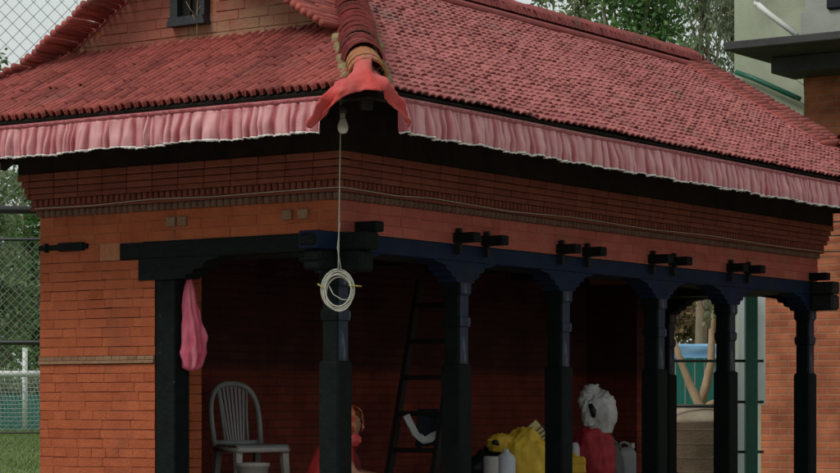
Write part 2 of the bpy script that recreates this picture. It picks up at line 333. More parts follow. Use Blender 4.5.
# slim wooden wall tie
b=MB(); b.box(-.022,0,1.99,DEP-.002,P(1.005),P(1.038),bev=.004); b.box(-.03,0,2.02,2.24,P(.995),P(1.048),bev=.004); b.box(-.03,0,2.34,2.36,P(.992),P(1.05),bev=.003); b.build('wall_tie',M['wood_green'],pav)
# back wall + far pier
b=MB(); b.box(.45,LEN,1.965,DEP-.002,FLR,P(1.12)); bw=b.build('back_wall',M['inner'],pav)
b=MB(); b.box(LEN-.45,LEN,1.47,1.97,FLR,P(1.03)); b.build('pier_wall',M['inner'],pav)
# cornice
def cornice(b,o,z0,z1,dent=None,tone=.5):
    b.box(-o,LEN+o,-o,DEP+o,P(z0),P(z1),tone=tone,bev=.004)
b=MB(); 
z0,z1=1.222,1.266
step=.052
n=int((DEP+.05)/step)
for i in range(n):
    y0=-.03+i*step; b.box(-.036,0.02,y0+.003,y0+step-.003,P(z0),P(z1),tone=random.random(),bev=.010)
n=int((LEN+.05)/step)
for i in range(n):
    x0=-.03+i*step; b.box(x0+.003,x0+step-.003,-.036,.02,P(z0),P(z1),tone=random.random(),bev=.010)
b.box(-.018,LEN+.018,-.018,DEP+.018,P(1.224),P(1.264),tone=.6)
b.build('cornice_bead',M['mould_grey'],pav)
b=MB(); b.box(-.045,LEN+.045,-.045,DEP+.045,P(1.266),P(1.288),tone=.5,bev=.004)
b.box(-.04,LEN+.04,-.04,DEP+.04,P(1.288),P(1.336),tone=.7)
step=.047
for i in range(int((DEP+.1)/step)):
    y0=-.06+i*step; b.box(-.062,-.03,y0+.007,y0+step-.007,P(1.290),P(1.334),tone=random.random(),bev=.006)
for i in range(int((LEN+.1)/step)):
    x0=-.06+i*step; b.box(x0+.007,x0+step-.007,-.062,-.03,P(1.290),P(1.334),tone=random.random(),bev=.006)
b.build('dentil_course',M['mould'],pav)
b=MB()
for (o,a0,a1) in ((.066,1.336,1.37),(.076,1.371,1.41),(.088,1.412,1.452),(.105,1.454,1.5)):
    for k in range(int((LEN+2*o)/.21)+1):
        x0=-o+k*.21; x1=min(x0+.206,LEN+o)
        if x1-x0>.02: b.box(x0,x1,-o-random.uniform(-.002,.002),.0,P(a0)+.0005,P(a1)-.0008,tone=random.random(),bev=.005)
    for k in range(int((DEP+2*o)/.21)+1):
        y0=-o+.001+k*.21; y1=min(y0+.206,DEP+o)
        if y1-y0>.02: b.box(-o-random.uniform(-.002,.002),.0-.001,y0,y1,P(a0)+.0005,P(a1)-.0008,tone=random.random(),bev=.005)
    b.box(0,LEN+o-.003,0,DEP+o-.003,P(a0),P(a1),tone=.5)
b.build('cornice_course',M['cornice_dark'],pav)
b=MB(); b.box(-.10,LEN+.10,-.10,DEP+.10,P(1.502),P(2.02)); b.build('eave_wall',M['deck'],pav)

# timber frame
BZ0,BZ1=P(.92),P(1.03)
def post(a,bb,w=.15,name='post',depth=None,white=False):
    p=MB(); d=.15
    def sq(hw,z): return [(-hw,-hw,z),(hw,-hw,z),(hw,hw,z),(-hw,hw,z)]
    prof=[(.09,FLR),(.09,FLR+.10),(.074,FLR+.12),(.074,P(.250)),(.066,P(.262)),(.059,P(.265)),(.059,P(.50)),(.066,P(.505)),(.070,P(.53)),(.070,P(.56)),(.060,P(.575)),(.060,P(.70)),(.073,P(.72)),(.073,P(.785))]
    vs=[];fs=[]
    for hw,z in prof:
        c=.012
        for (sx,sy) in ((-1,-1),(1,-1),(1,1),(-1,1)):
            # chamfered square
            if (sx,sy) in ((-1,-1),(1,1)): vs += [(sx*hw,sy*(hw-c),z),(sx*(hw-c),sy*hw,z)]
            else: vs += [(sx*(hw-c),sy*hw,z),(sx*hw,sy*(hw-c),z)]
    for i in range(len(prof)-1):
        for k in range(8): fs.append((i*8+k,i*8+(k+1)%8,(i+1)*8+(k+1)%8,(i+1)*8+k))
    fs.append(tuple(range(8))); fs.append(tuple((len(prof)-1)*8+k for k in range(8)))
    p.add(vs,fs)
    o=p.build('post',M['wood_green'],pav,(a+.075,bb+.075,0)); o.data.materials.append(M['scuff'])
    for pl in o.data.polygons:
        if pl.normal.y<-.8 and pl.center.z>P(.26): pl.material_index=1
    return o
post_a=[0.0,1.31,2.59,3.97,5.13,LEN-.15]
def scallop(half, z0, z1, side=(1,1), core=.085):
    """profile points (u,z) of a bracket centred on the post"""
    H=z1-z0; right=[(core,z0),(core+.02,z0+.004),(core+.03,z0+H*.22),(core+.075,z0+H*.30),(core+.085,z0+H*.50),(core+.13,z0+H*.56),(core+.145,z0+H*.78),(core+.19,z0+H*.84),(half,z0+H*.97),(half,z1)]
    r=right if side[1] else [(core,z0),(core,z1)]
    l=right if side[0] else [(core,z0),(core,z1)]
    return r+[(-x,z) for x,z in reversed(l)]
for i,a in enumerate(post_a):
    post(a,0.0)
    sd_=(1,1)
    if i==0: sd_=(0,1)
    if i==5: sd_=(1,0)
    b=MB(); b.prism(scallop(.36,P(.785),BZ0-.001,sd_),lambda p,t,a=a:(a+.075+p[0],t,p[1]),.004,.146); br=b.build('bracket',M['blue'],pav)
    if i==0:
        b=MB(); b.box(-.17,-.01,.004,.135,P(.80),BZ0-.004,bev=.014); b.box(-.19,-.01,-.001,.14,P(.80)+.055,P(.80)+.065,bev=.003); b.box(.004,.145,-.16,0.003,P(.79),BZ0-.004,bev=.014); b.build('beam_end',M['wood_beam'],pav)
        b=MB(); b.prism(scallop(.40,P(.785),BZ0-.001,(0,1)),lambda p,t:(t,.075+p[0],p[1]),.008,.142); b.build('bracket',M['wood_green'],pav)
    if i==5:
        b=MB(); b.box(LEN-.148,LEN-.006,-.21,0.0,P(.785),BZ0-.004,bev=.02); b.box(LEN,LEN+.16,.004,.135,P(.80),BZ0-.004,bev=.014); b.build('beam_end',M['wood'],pav)
        b=MB(); b.prism(scallop(.40,P(.785),BZ0-.001,(0,1)),lambda p,t:(t,.075+p[0],p[1]),LEN-.142,LEN-.008); b.build('bracket',M['wood_green'],pav)
# posts at the piers
b=MB(); b.box(.0,.15,PIER-.16,PIER-.002,FLR,P(.787),bev=.008); b.build('post',M['wood_green'],pav)
b=MB(); b.prism([(PIER-.155,P(.785)),(PIER+.13,P(.785)),(PIER+.13,BZ0-.001),(PIER-.52,BZ0-.001),(PIER-.50,BZ0-.018),(PIER-.42,BZ0-.03),(PIER-.385,P(.85)),(PIER-.33,P(.845)),(PIER-.31,P(.82)),(PIER-.26,P(.812)),(PIER-.25,P(.79)),(PIER-.17,P(.787))],lambda p,t:(t,p[0],p[1]),-.012,.14); b.build('bracket',M['wood_beam'],pav)
post(LEN-.15,1.47-.155)
b=MB(); b.prism(scallop(.40,P(.785),BZ0-.001,(1,0)),lambda p,t:(t,1.39+p[0],p[1]),LEN-.142,LEN-.008); b.build('bracket',M['wood_green'],pav)
# beams
b=MB(); b.box(-.20,LEN+.18,.0,.145,BZ0,BZ1-.002,bev=.006); b.build('beam',M['blue'],pav)
b=MB(); b.box(-.018,.14,.148,PIER+.285,BZ0,BZ1-.004,bev=.006); b.box(.002,.138,-.205,-.002,BZ0,BZ1-.006,bev=.012); b.build('beam',M['wood_beam'],pav)
b=MB(); b.box(LEN-.145,LEN+.003,.148,1.465,BZ0,BZ1-.004,bev=.006); b.box(LEN-.14,LEN-.01,-.21,-.002,BZ0,BZ1-.006,bev=.012); b.build('beam',M['wood'],pav)
b=MB(); b.box(-.215,-.02,.004,.140,BZ0+.012,BZ1-.012,bev=.02); b.build('beam_end',M['wood_beam'],pav)
b=MB(); b.box(.16,LEN-.16,.147,.36,BZ0,BZ1+.068); b.build('beam',M['wood'],pav)
b=MB(); b.box(.142,.44,.362,PIER+.28,BZ0,BZ1+.067); b.build('beam',M['wood'],pav)
b=MB(); b.box(LEN-.44,LEN-.148,.362,1.464,BZ0,BZ1+.067); b.build('beam',M['wood'],pav)
# joist ends with pegs
je=[(.16,0),(1.225,1),(1.555,1),(2.50,1),(2.85,1),(3.80,1),(4.12,1),(5.06,1),(5.36,1),(LEN-.17,0)]
for a,k in je:
    b=MB(); b.box(a,a+.085,-.15-random.uniform(0,.02),.01,P(1.035),P(1.098),bev=.006); j=b.build('joist_end',M['wood_beam'],pav)
    if k:
        b=MB(); b.box(a+.02,a+.05,-.045,-.012,P(.960),P(1.128),bev=.004); b.build('peg',M['wood'],j)
# ceiling boards + joists
b=MB()
for i in range(40):
    x0=.40+i*(LEN-.8)/40; b.box(x0,x0+(LEN-.8)/40-.008,.33,1.97,P(1.10),P(1.125),tone=random.random())
cb_=b.build('ceiling',M['wood'],pav)
for a,k in je[:-1]:
    b=MB(); b.box(a,a+.085,.345,1.972,P(1.032),P(1.098)); b.build('joist',M['wood'],pav)

# ------------------------------------------------------------------ roof
SL=.602; HE=1.74
RB=DEP/2                                    # ridge b
def cap_a(bb):                              # a of the near hip line on the front slope
    pts=[(-.8,-.8),(-.41,-.34),(.425,.70),(1.21,1.45)]
    for (b0,a0),(b1,a1) in zip(pts,pts[1:]):
        if bb<=b1: return a0+(a1-a0)*(bb-b0)/(b1-b0)
    return 1.45
SKS=.55
def hz(a,bb):                               # tile plane height of front/back slope
    d=bb+.8 if bb<RB else DEP+.8-bb
    return P(HE+SL*d)
def skz(a): return P(HE+SKS*(a+.8))
A1=6.86                                     # far gable verge
FARE=LEN+.8
def far_a(bb):
    bb=min(bb,DEP-bb)
    return A1 if bb>-.12 else A1+(-.12-bb)*(FARE-A1)/.68
roof=empty('roof',(0,0,0)); roof.parent=pav
def tile(b,p,down,side,up,wd,ln,ht,tone,lift=.012):
    """half-round tile; p = lower end centre on plane"""
    n=5; vs=[]
    for e,(off,lf) in enumerate(((0,lift),(ln,0))):
        for k in range(n+1):
            an=math.pi*k/n; x=-math.cos(an)*wd*.5*(1 if e==0 else .9); z=math.sin(an)*ht
            vs.append(p-down*off+side*x+up*(z+lf))
    for k in range(n+1):
        an=math.pi*k/n; x=-math.cos(an)*(wd*.5-.008); z=math.sin(an)*(ht-.009)
        vs.append(p+side*x+up*(z+lift-.001))
    m=n+1
    fs=[(k,k+1,m+k+1,m+k) for k in range(n)]+[(k,k+1,2*m+k+1,2*m+k) for k in range(n)]
    b.add(vs,fs,tone,False)
def tone_n(x,y,s=1.1):
    return min(1,max(0,.42+.55*noise.noise(Vector((x*s,y*s,3)))+.35*noise.noise(Vector((x*s*4,y*s*4,9)))+random.gauss(0,.2)+(random.choice((-.5,.6,.8)) if random.random()<.06 else 0)))
def slope_tiles(b,org,down,side,up,u0,u1,l0,l1,ok,pu=.074,pl=.077,lnf=1.5,ht=.023,lift=.013,skew=0,wf=1.0,stag=0):
    coff=[random.random()*pl*stag for _ in range(400)]
    nu=int((u1-u0)/pu); nl=int((l1-l0)/pl)
    for j in range(nl+1):
        l=l1-j*pl
        for i in range(nu+1):
            l=l1-j*pl
            u=u0+(i+.5)*pu+.012*noise.noise(Vector((j*.2,i*.05,0)))+((skew*l)%pu if skew else 0)
            if not ok(u,l): continue
            if stag: l=min(l1,l+coff[i])
            sag=.012*noise.noise(Vector((u*1.3,l*1.3,5)))
            p=org+side*(u+skew*(l%pu if False else 0)+random.uniform(-.003,.003))+down*(l+random.uniform(-.006,.006))+up*(sag+random.uniform(-.002,.002))
            r=random.uniform(-.07,.07)+(random.uniform(-.25,.25) if random.random()<.015 else 0)
            dd=(down+side*(r*.6+skew)).normalized()
            tile(b,p,dd,side,up,pu*wf,pl*lnf,ht,tone_n(u,l),lift=lift+random.uniform(-.003,.004))
th=math.atan(SL); SLEN=(RB+.8)/math.cos(th)
Xv=Vector((1,0,0)); Yv=Vector((0,1,0)); Zv=Vector((0,0,1))
# front slope: origin on ridge
d=Vector((0,-math.cos(th),-math.sin(th))); up=Vector((0,-math.sin(th),math.cos(th)))
org=Vector((0,RB,P(HE+SL*(RB+.8))))
bl_=lambda l: RB-l*math.cos(th)
b=MB(); slope_tiles(b,org,d,Xv,up,-.9,FARE+.1,.04,SLEN+.01,lambda u,l:cap_a(bl_(l))+.02<u<far_a(bl_(l)) and u+bl_(l)>-1.42)
b.build('front_slope_tiles',M['tile'],roof)
d2=Vector((0,math.cos(th),-math.sin(th))); up2=Vector((0,math.sin(th),math.cos(th)))
b=MB(); slope_tiles(b,org,d2,Xv,up2,-.9,FARE+.1,.04,SLEN+.01,lambda u,l:(cap_a(bl_(l)) if bl_(l)<-.0 else .3)<u<far_a(bl_(l)),pl=.11)
b.build('back_slope_tiles',M['tile'],roof)
# skirts
ts=math.atan(SKS); GA=.15
ds=Vector((-math.cos(ts),0,-math.sin(ts))); us=Vector((-math.sin(ts),0,math.cos(ts)))
orgs=Vector((GA,0,skz(GA))); SK=(GA+.8)/math.cos(ts)
def sk_ok(u,l):
    a=GA-l*math.cos(ts)
    lim=-.8+(a+.8)*.83
    return lim+.03<u<DEP-lim-.03 and a+u>-1.42
b=MB(); slope_tiles(b,orgs,ds,Yv,us,-.85,DEP+.85,.0,SK+.01,sk_ok,pu=.062,pl=.15,lnf=1.2,ht=.043,lift=.006,skew=.09,wf=.80,stag=.4)
b.build('end_slope_tiles',M['tile_skirt'],roof)
df=Vector((math.cos(ts),0,-math.sin(ts))); uf=Vector((math.sin(ts),0,math.cos(ts))); LF=(FARE-A1)/math.cos(ts)
b=MB(); slope_tiles(b,Vector((A1,0,P(HE)+SKS*(FARE-A1))),df,Yv,uf,-.85,DEP+.85,0,LF,lambda u,l:-.8*(l/LF)-.1<u<DEP+.8*(l/LF)+.1,pl=.11)
b.build('end_slope_tiles',M['tile_skirt'],roof)
# roof deck (underboards) : solid planes just under tiles
b=MB()
def slab(pts,t=.05):
    n=len(pts); b.add([tuple(p) for p in pts]+[(p[0],p[1],p[2]-t) for p in pts],[tuple(range(n)),tuple(range(n,2*n))[::-1]]+[(i,(i+1)%n,n+(i+1)%n,n+i) for i in range(n)])
dk=.012
fr=[(-.8,-.8),(-.34,-.41),(.19,.05),(.19,RB),(A1-.02,RB),(A1-.02,-.12),(FARE,-.8)]
slab([(a,bb,hz(a,bb)-dk) for a,bb in fr])
slab([(a,DEP-bb,hz(a,bb)-dk) for a,bb in reversed(fr)])
slab([(-.8,-.8,skz(-.8)-dk),(-.8,DEP+.8,skz(-.8)-dk),(GA,DEP+.03,skz(GA)-dk),(GA,-.03,skz(GA)-dk)])
slab([(FARE,DEP+.8,P(HE)-dk),(FARE,-.8,P(HE)-dk),(A1,-.12,P(HE)+SKS*(FARE-A1)-dk),(A1,DEP+.12,P(HE)+SKS*(FARE-A1)-dk)])
b.build('roof_deck',M['deck'],roof)
# soffit and rafters
RS=.598
def rafter(axis,c,w_=.055):
    b=MB(); 
    o0,o1=-.77,.02
    z0_=P(HE-.085+RS*.03); z1_=P(HE-.085+RS*.82)
    if axis=='y': pts=[(c,o0),(c+w_,o0),(c+w_,o1),(c,o1)]; zs=[z0_,z0_,z1_,z1_]
    elif axis=='y2': pts=[(c,DEP-o0),(c+w_,DEP-o0),(c+w_,DEP-o1),(c,DEP-o1)]; zs=[z0_,z0_,z1_,z1_]
    elif axis=='x': pts=[(o0,c),(o0,c+w_),(o1,c+w_),(o1,c)]; zs=[z0_,z0_,z1_-.03,z1_-.03]
    else: pts=[(LEN-o0,c),(LEN-o0,c+w_),(LEN-o1,c+w_),(LEN-o1,c)]; zs=[z0_,z0_,z1_-.03,z1_-.03]
    b.add([(x,y,z) for (x,y),z in zip(pts,zs)]+[(x,y,z-.06) for (x,y),z in zip(pts,zs)],[(0,1,2,3),(4,5,6,7),(0,1,5,4),(1,2,6,5),(2,3,7,6),(3,0,4,7)])
    b.build('rafter',M['deck'],roof)
for i in range(int(LEN/.36)+1): rafter('y',.05+i*.36); rafter('y2',.05+i*.36)
for i in range(7): rafter('x',.05+i*.36); rafter('x2',.05+i*.36)
b=MB(); b.prism([(-.03,0),(.03,0),(.03,-.08),(-.03,-.08)],lambda p,t:(-.77+.78*t+p[0]*.7,-.77+.78*t-p[0]*.7,P(HE-.05+.46*t)+p[1]),0,1); b.build('rafter',M['deck'],roof)
b=MB()
b.box(-.80,-.775,-.80,DEP+.80,P(1.668),P(1.735)); b.box(FARE-.025,FARE,-.8,DEP+.8,P(1.668),P(1.735)); b.box(-.774,FARE-.026,-.8,-.775,P(1.668),P(1.735)); b.box(-.774,FARE-.026,DEP+.775,DEP+.8,P(1.668),P(1.735))
b.build('fascia',M['deck'],roof)
# gable walls
def gable_in(u,z): return z < hz(0,u)+.02
b=MB(); poly=[(-.02,skz(GA)-.12),(-.02,hz(0,-.02)+.012),(RB,hz(0,RB-.001)+.012),(DEP+.02,hz(0,DEP+.02)+.012),(DEP+.02,skz(GA)-.12)]
b.prism(poly,lambda p,t:(t,p[0],p[1]),GA+.004,GA+.2); gw=b.build('gable_wall',M['mortar'],pav)
WZ0=P(2.42); WB0,WB1=1.14,1.36
b=MB()
bricks(b,lambda u,z,d:(GA-d,u,z),.0,DEP,skz(GA)-.06,P(2.9),rh=.066,inside=lambda u,z:gable_in(u,z+.03) and not(WB0-.02<u<WB1+.02 and WZ0-.02<z<WZ0+.36),proud=.004)
b.build('brick_facing',M['brick_gable'],gw)
# mortar fillets
def fillet(name,pts,r,parent,m,seed,k=.35,rough=.5):
    rnd=random.Random(seed); pts=[Vector(p) for p in pts]; out=[]; rs=[]
    for p,q_ in zip(pts,pts[1:]):
        n=max(2,int((q_-p).length/.022))
        for i in range(n):
            out.append(p.lerp(q_,i/n)+Vector([rnd.uniform(-r*k,r*k) for _ in range(3)])); rs.append(r*rnd.uniform(1-rough,1+rough))
    b=MB(); b.tube(out,rs,7); return b.build(name,m,parent)
fillet('mortar_fillet',[(GA-.004,-.02,skz(GA)+.014),(GA-.004,DEP+.02,skz(GA)+.014)],.022,gw,M['brick_gable'],2)
b=MB(); 
f=lambda p,t:(t,p[0],p[1])
b.prism([(WB0-.045,WZ0-.035),(WB1+.045,WZ0-.035),(WB1+.03,WZ0+.02),(WB0-.03,WZ0+.02)],f,GA-.075,GA+.02)
b.prism([(WB0-.03,WZ0+.02),(WB0-.03,WZ0+.37),(WB0+.03,WZ0+.37),(WB0+.03,WZ0+.02)],f,GA-.055,GA+.02)
b.prism([(WB1-.03,WZ0+.02),(WB1-.03,WZ0+.37),(WB1+.03,WZ0+.37),(WB1+.03,WZ0+.02)],f,GA-.055,GA+.02)
b.box(GA-.06,GA+.02,WB0-.04,WB1+.04,WZ0+.371,WZ0+.42,bev=.005)
wi=b.build('gable_window',M['window'],pav)
b=MB(); b.box(GA-.012,GA+.002,WB0+.03,WB1-.03,WZ0+.02,WZ0+.37); b.box(GA-.03,GA-.013,(WB0+WB1)/2-.008,(WB0+WB1)/2+.008,WZ0+.02,WZ0+.37); b.build('shutter',M['void'],wi)
# far gable wall plain
b=MB(); b.prism([(-.02,P(1.5)),(-.02,hz(0,-.02)-.07),(RB,hz(0,RB-.001)-.07),(DEP+.02,hz(0,DEP+.02)-.07),(DEP+.02,P(1.5))],lambda p,t:(t,p[0],p[1]),A1-.25,A1-.06); b.build('gable_wall',M['plinth'],pav)

def halfring_line(b,pts,r,pitch,tone_f,ln=1.7,seg=9,open_=1.0,flare=.012,squash=1.0,base=None,jit=.004):
    """stack of overlapping half barrel tiles along a polyline (first point = lowest)"""
    pts=[Vector(p) for p in pts]
    tot=[0]
    for p,q in zip(pts,pts[1:]): tot.append(tot[-1]+(q-p).length)
    def at(s):
        s=min(max(s,0),tot[-1]-1e-6)
        for i in range(len(pts)-1):
            if s<=tot[i+1]: 
                t=(s-tot[i])/(tot[i+1]-tot[i]); return pts[i].lerp(pts[i+1],t),(pts[i+1]-pts[i]).normalized()
        return pts[-1],(pts[-1]-pts[-2]).normalized()
    n=int(tot[-1]/pitch)
    for i in range(n):
        p,dr=at(i*pitch)
        dr=at(i*pitch-.1)[1]+at(i*pitch+.12)[1]+dr; dr.normalize()
        side=dr.cross(Zv); side.normalize(); upv=side.cross(dr)
        if upv.z<0: upv=-upv
        p=p+side*random.uniform(-jit,jit)+upv*random.uniform(-jit,jit)
        r0=r*random.uniform(.96,1.05); vs=[]
        for e,(off,rr) in enumerate(((0,r0+flare),(pitch*ln,r0-.002),(0,r0+flare-.014))):
            for k in range(seg+1):
                an=math.pi*(k/seg)*open_+math.pi*(1-open_)/2
                vs.append(p+dr*off+side*(-math.cos(an)*rr)+upv*(math.sin(an)*rr*squash))
        m=seg+1
        fs=[(k,k+1,m+k+1,m+k) for k in range(seg)]+[(k,k+1,2*m+k+1,2*m+k) for k in range(seg)]
        b.add(vs,fs,tone_f(i),False)
tf=lambda i: min(1,max(0,random.gauss(.45,.25)))
# near front hip cap
capl=[(-.72,-.73,hz(0,-.73)+.0)]+[(cap_a(q),q,hz(0,q)+.03) for q in (-.54,-.41,-.1,.425,.8,1.1,RB-.02)]
b=MB(); halfring_line(b,capl[1:],.104,.056,tf,ln=1.7,squash=1.02,flare=.016,jit=.006); b.build('hip_cap',M['cap'],roof)
b=MB(); halfring_line(b,[(cap_a(-.72),-.72,hz(0,-.72)+.012),(cap_a(-.52),-.52,hz(0,-.52)+.026)],.098,.10,tf,ln=1.5,flare=.010); b.build('hip_cap',M['ochre'],roof,label='ochre coloured lowest hip tiles above the red cloth')
for sd_ in (-1,1):
    pts=[]
    for i in range(9):
        q=-.70+i*.12; a=cap_a(q); x,y=a-sd_*.078,q+sd_*.078
        pts.append((x,y,(hz(0,y) if sd_<0 or y>.0 else min(skz(x),hz(0,y)))+.022))
    fillet('cap_mortar',pts[:6] if sd_>0 else pts,.030,roof,M['moss'],5+sd_)
# far hips
for sgn in (0,1):
    Y=lambda q: q if sgn==0 else DEP-q
    b=MB(); halfring_line(b,[(FARE-.03,Y(-.77),hz(0,-.77)+.01),(A1,Y(-.12),hz(0,-.12)+.03)],.10,.045,tf); b.build('hip_cap',M['cap'],roof)
# ridge cap
zr=P(HE+SL*(RB+.8))
b=MB(); halfring_line(b,[(.12,RB,zr+.02),(2.5,RB,zr+.025),(A1-.05,RB,zr+.03)],.095,.036,tf,ln=2.4,squash=1.15,flare=.004,jit=.002,seg=10); b.build('ridge_cap',M['cap'],roof)
b=MB(); b.box(.12,A1-.02,RB-.13,RB+.13,zr-.055,zr+.005,bev=.02); b.build('ridge_mortar',M['cap'],roof)
# verges: crosswise half round tiles up the rake
def verge(b,a_out,a_in,side_front,rise,near,q0,q1,pitch=.062,r=.034):
    n=int((q1-q0)/(pitch*math.cos(th)))
    for i in range(n+1):
        q=q0+i*pitch*math.cos(th); y=q if side_front else DEP-q
        ai=a_in(q) if callable(a_in) else a_in
        ao=a_out(q) if callable(a_out) else a_out
        ln=ai-ao if near else ao-ai
        k=max(1,round(ln/.26)); seg=ln/k
        for j in range(k):
            s0=j*seg; s1=s0+seg+.04
            dirx=1 if near else -1
            x0=ao+dirx*(s0-.02*random.random()); x1=ao+dirx*min(s1,ln+.02)
            base=hz(0,q)+.012
            zz0=base+rise*(1-s0/ln)+.014; zz1=base+rise*(1-min(s1,ln)/ln)+.008
            jy=random.uniform(-.004,.004); jz=random.uniform(-.004,.004); rr=r*random.uniform(.92,1.06)
            b.tube([(x0,y+jy,zz0+jz),((x0+x1)/2,y+jy,(zz0+zz1)/2+jz+.002),(x1,y+jy,zz1+jz)],[rr,rr*.97,rr*.88],8,min(1,max(0,random.gauss(.42,.25))),smooth=True)
b=MB(); verge(b,-.15,lambda q:max(.10,cap_a(q)-.05),True,.0,True,.0,RB,pitch=.052,r=.025); b.build('verge_tiles',M['tile_skirt'],roof)
b=MB(); verge(b,lambda q:-.12+min(0,q+.02)*.8,lambda q:.40+min(0,q+.02)*1.1,False,.0,True,-.70,RB,pitch=.052,r=.024); b.build('verge_tiles',M['tile_skirt'],roof)
b=MB(); verge(b,A1+.10,A1-.36,True,.05,False,-.14,RB,pitch=.055,r=.029); verge(b,A1+.10,A1-.36,False,.05,False,-.14,RB,pitch=.055,r=.029); b.build('verge_tiles',M['tile_skirt'],roof)
b=MB(); b.tube([(A1-.38,q,hz(0,q)+.035) for q in [-.14+i*.1 for i in range(14)]],.014,6); b.build('verge_fillet',M['cap'],roof)
b=MB()
for q0,q1 in ((-.02,RB),(DEP+.02,RB)):
    n=12
    for i in range(n):
        a=q0+(q1-q0)*i/n; c=q0+(q1-q0)*(i+1)/n
        z0_,z1_=hz(0,a)-.005,hz(0,c)-.005
        b.add([(GA-.012,a,z0_+.01),(GA-.012,c,z1_+.01),(GA-.012,c,z1_-.006),(GA-.012,a,z0_-.006),(GA+.1,a,z0_),(GA+.1,c,z1_),(GA+.1,c,z1_-.012),(GA+.1,a,z0_-.012)],[(0,1,2,3),(4,5,6,7),(0,1,5,4),(2,3,7,6)])
b.build('verge_board',M['cap'],roof)

# ------------------------------------------------------------------ valance (ruffled cloth)
def valance(name,path0,path1,outward,label,seed):
    rnd=random.Random(seed)
    e=empty(name,W(path0[0],path0[1],P(1.7)),ROT,label=label,category='valance',group='pink ruffled valances along the eaves')
    p0=Vector((0,0,0)); dv=Vector((path1[0]-path0[0],path1[1]-path0[1],0)); LL=dv.length; dv.normalize(); ov=Vector((*outward,0))
    # irregular pleats
    nodes=[]; s=0
    while s<LL+.2: nodes.append((s,rnd.uniform(.35,1),rnd.random(),rnd.uniform(-.5,.5))); s+=rnd.choice((rnd.uniform(.025,.05),rnd.uniform(.04,.08),rnd.uniform(.07,.12)))
    n=int(LL/.006); rows=[0,.010,.022,.04,.06,.08,.10,.12,.14,.16,.178,.19]
    b=MB(); vs=[]
    def drop(s): return .003*math.sin(s*9+seed)+.004*noise.noise(Vector((s*3,seed,0)))+.005*noise.noise(Vector((s*.8,seed,4)))
    def fold_at(s,t):
        k=0
        lo,hi=0,len(nodes)-2
        while lo<hi:
            mid=(lo+hi+1)//2
            if nodes[mid][0]+nodes[mid][3]*.035*t<=s: lo=mid
            else: hi=mid-1
        k=lo; a_=nodes[k][0]+nodes[k][3]*.035*t; c_=nodes[k+1][0]+nodes[k+1][3]*.035*t
        w_=min(1,max(0,(s-a_)/max(.01,c_-a_)))
        return math.sin(math.pi*w_)**.55*nodes[k][1], nodes[k][2], w_
    tones=[]
    for j,h in enumerate(rows):
        t=h/.19
        for i in range(n+1):
            s=i*LL/n; fv,rn,w_=fold_at(s,t)
            amp=.004+.052*min(1,t*1.4)
            fine=.013*noise.noise(Vector((s*45,t*1.4,seed)))*(1-.35*t)+.010*noise.noise(Vector((s*16,t*2.5,seed+3)))
            off=.006+fv*amp+fine+(.012 if j==0 else 0)
            if j==1: off=.004+.003*fv
            z=-h*(1+drop(s)/.19)-.006*t*(1-fv)*(1 if rn>.4 else -.5)+.006*noise.noise(Vector((s*.7,seed,8)))
            vs.append(dv*s+ov*off+Vector((0,0,z)))
            cre=1-math.sin(math.pi*w_)**.85  # creases toned dark red: fold shade painted into the cloth colour
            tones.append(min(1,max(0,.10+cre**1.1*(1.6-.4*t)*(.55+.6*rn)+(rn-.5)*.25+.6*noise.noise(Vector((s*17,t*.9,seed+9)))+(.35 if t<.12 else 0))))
    m=n+1
    for j in range(len(rows)-1):
        for i in range(n):
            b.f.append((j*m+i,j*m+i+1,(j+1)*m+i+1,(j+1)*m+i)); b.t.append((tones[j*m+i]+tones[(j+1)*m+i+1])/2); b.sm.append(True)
    b.v=[tuple(v) for v in vs]
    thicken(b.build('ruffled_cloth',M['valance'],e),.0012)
    # header ribbon
    b=MB(); b.grid(lambda u,v:tuple(dv*(u*LL)+ov*(.012+.003*noise.noise(Vector((u*LL*12,v,seed))))+Vector((0,0,.008-v*.024+.006*noise.noise(Vector((u*LL*.7,seed,8)))))),int(LL/.02),1,tone=.95)
    thicken(b.build('header_ribbon',M['valance'],e),.002)
    b=MB(); last=vs[(len(rows)-1)*m:]
    lv=[]
    for i in range(m):
        q=last[i]; lv.append(q+Vector((0,0,.004))+ov*.0025)
    for i in range(m): lv.append(last[i]+Vector((0,0,-.001-.010*max(0,.35+1.3*noise.noise(Vector((i*.05,seed,1))))-.004*abs(math.sin(i*.75))))+ov*.004)
    b.v=[tuple(v) for v in lv]
    for i in range(n):
        b.f.append((i,i+1,m+i+1,m+i)); b.t.append(.5); b.sm.append(True)
    thicken(b.build('lace_trim',M['lace'],e),.0012)
    return e
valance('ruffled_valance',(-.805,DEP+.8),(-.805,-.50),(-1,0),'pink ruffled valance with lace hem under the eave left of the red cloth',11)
valance('ruffled_valance',(-.54,-.805),(FARE,-.805),(0,-1),'longer pink ruffled valance with lace hem under the eave right of the red cloth',23)
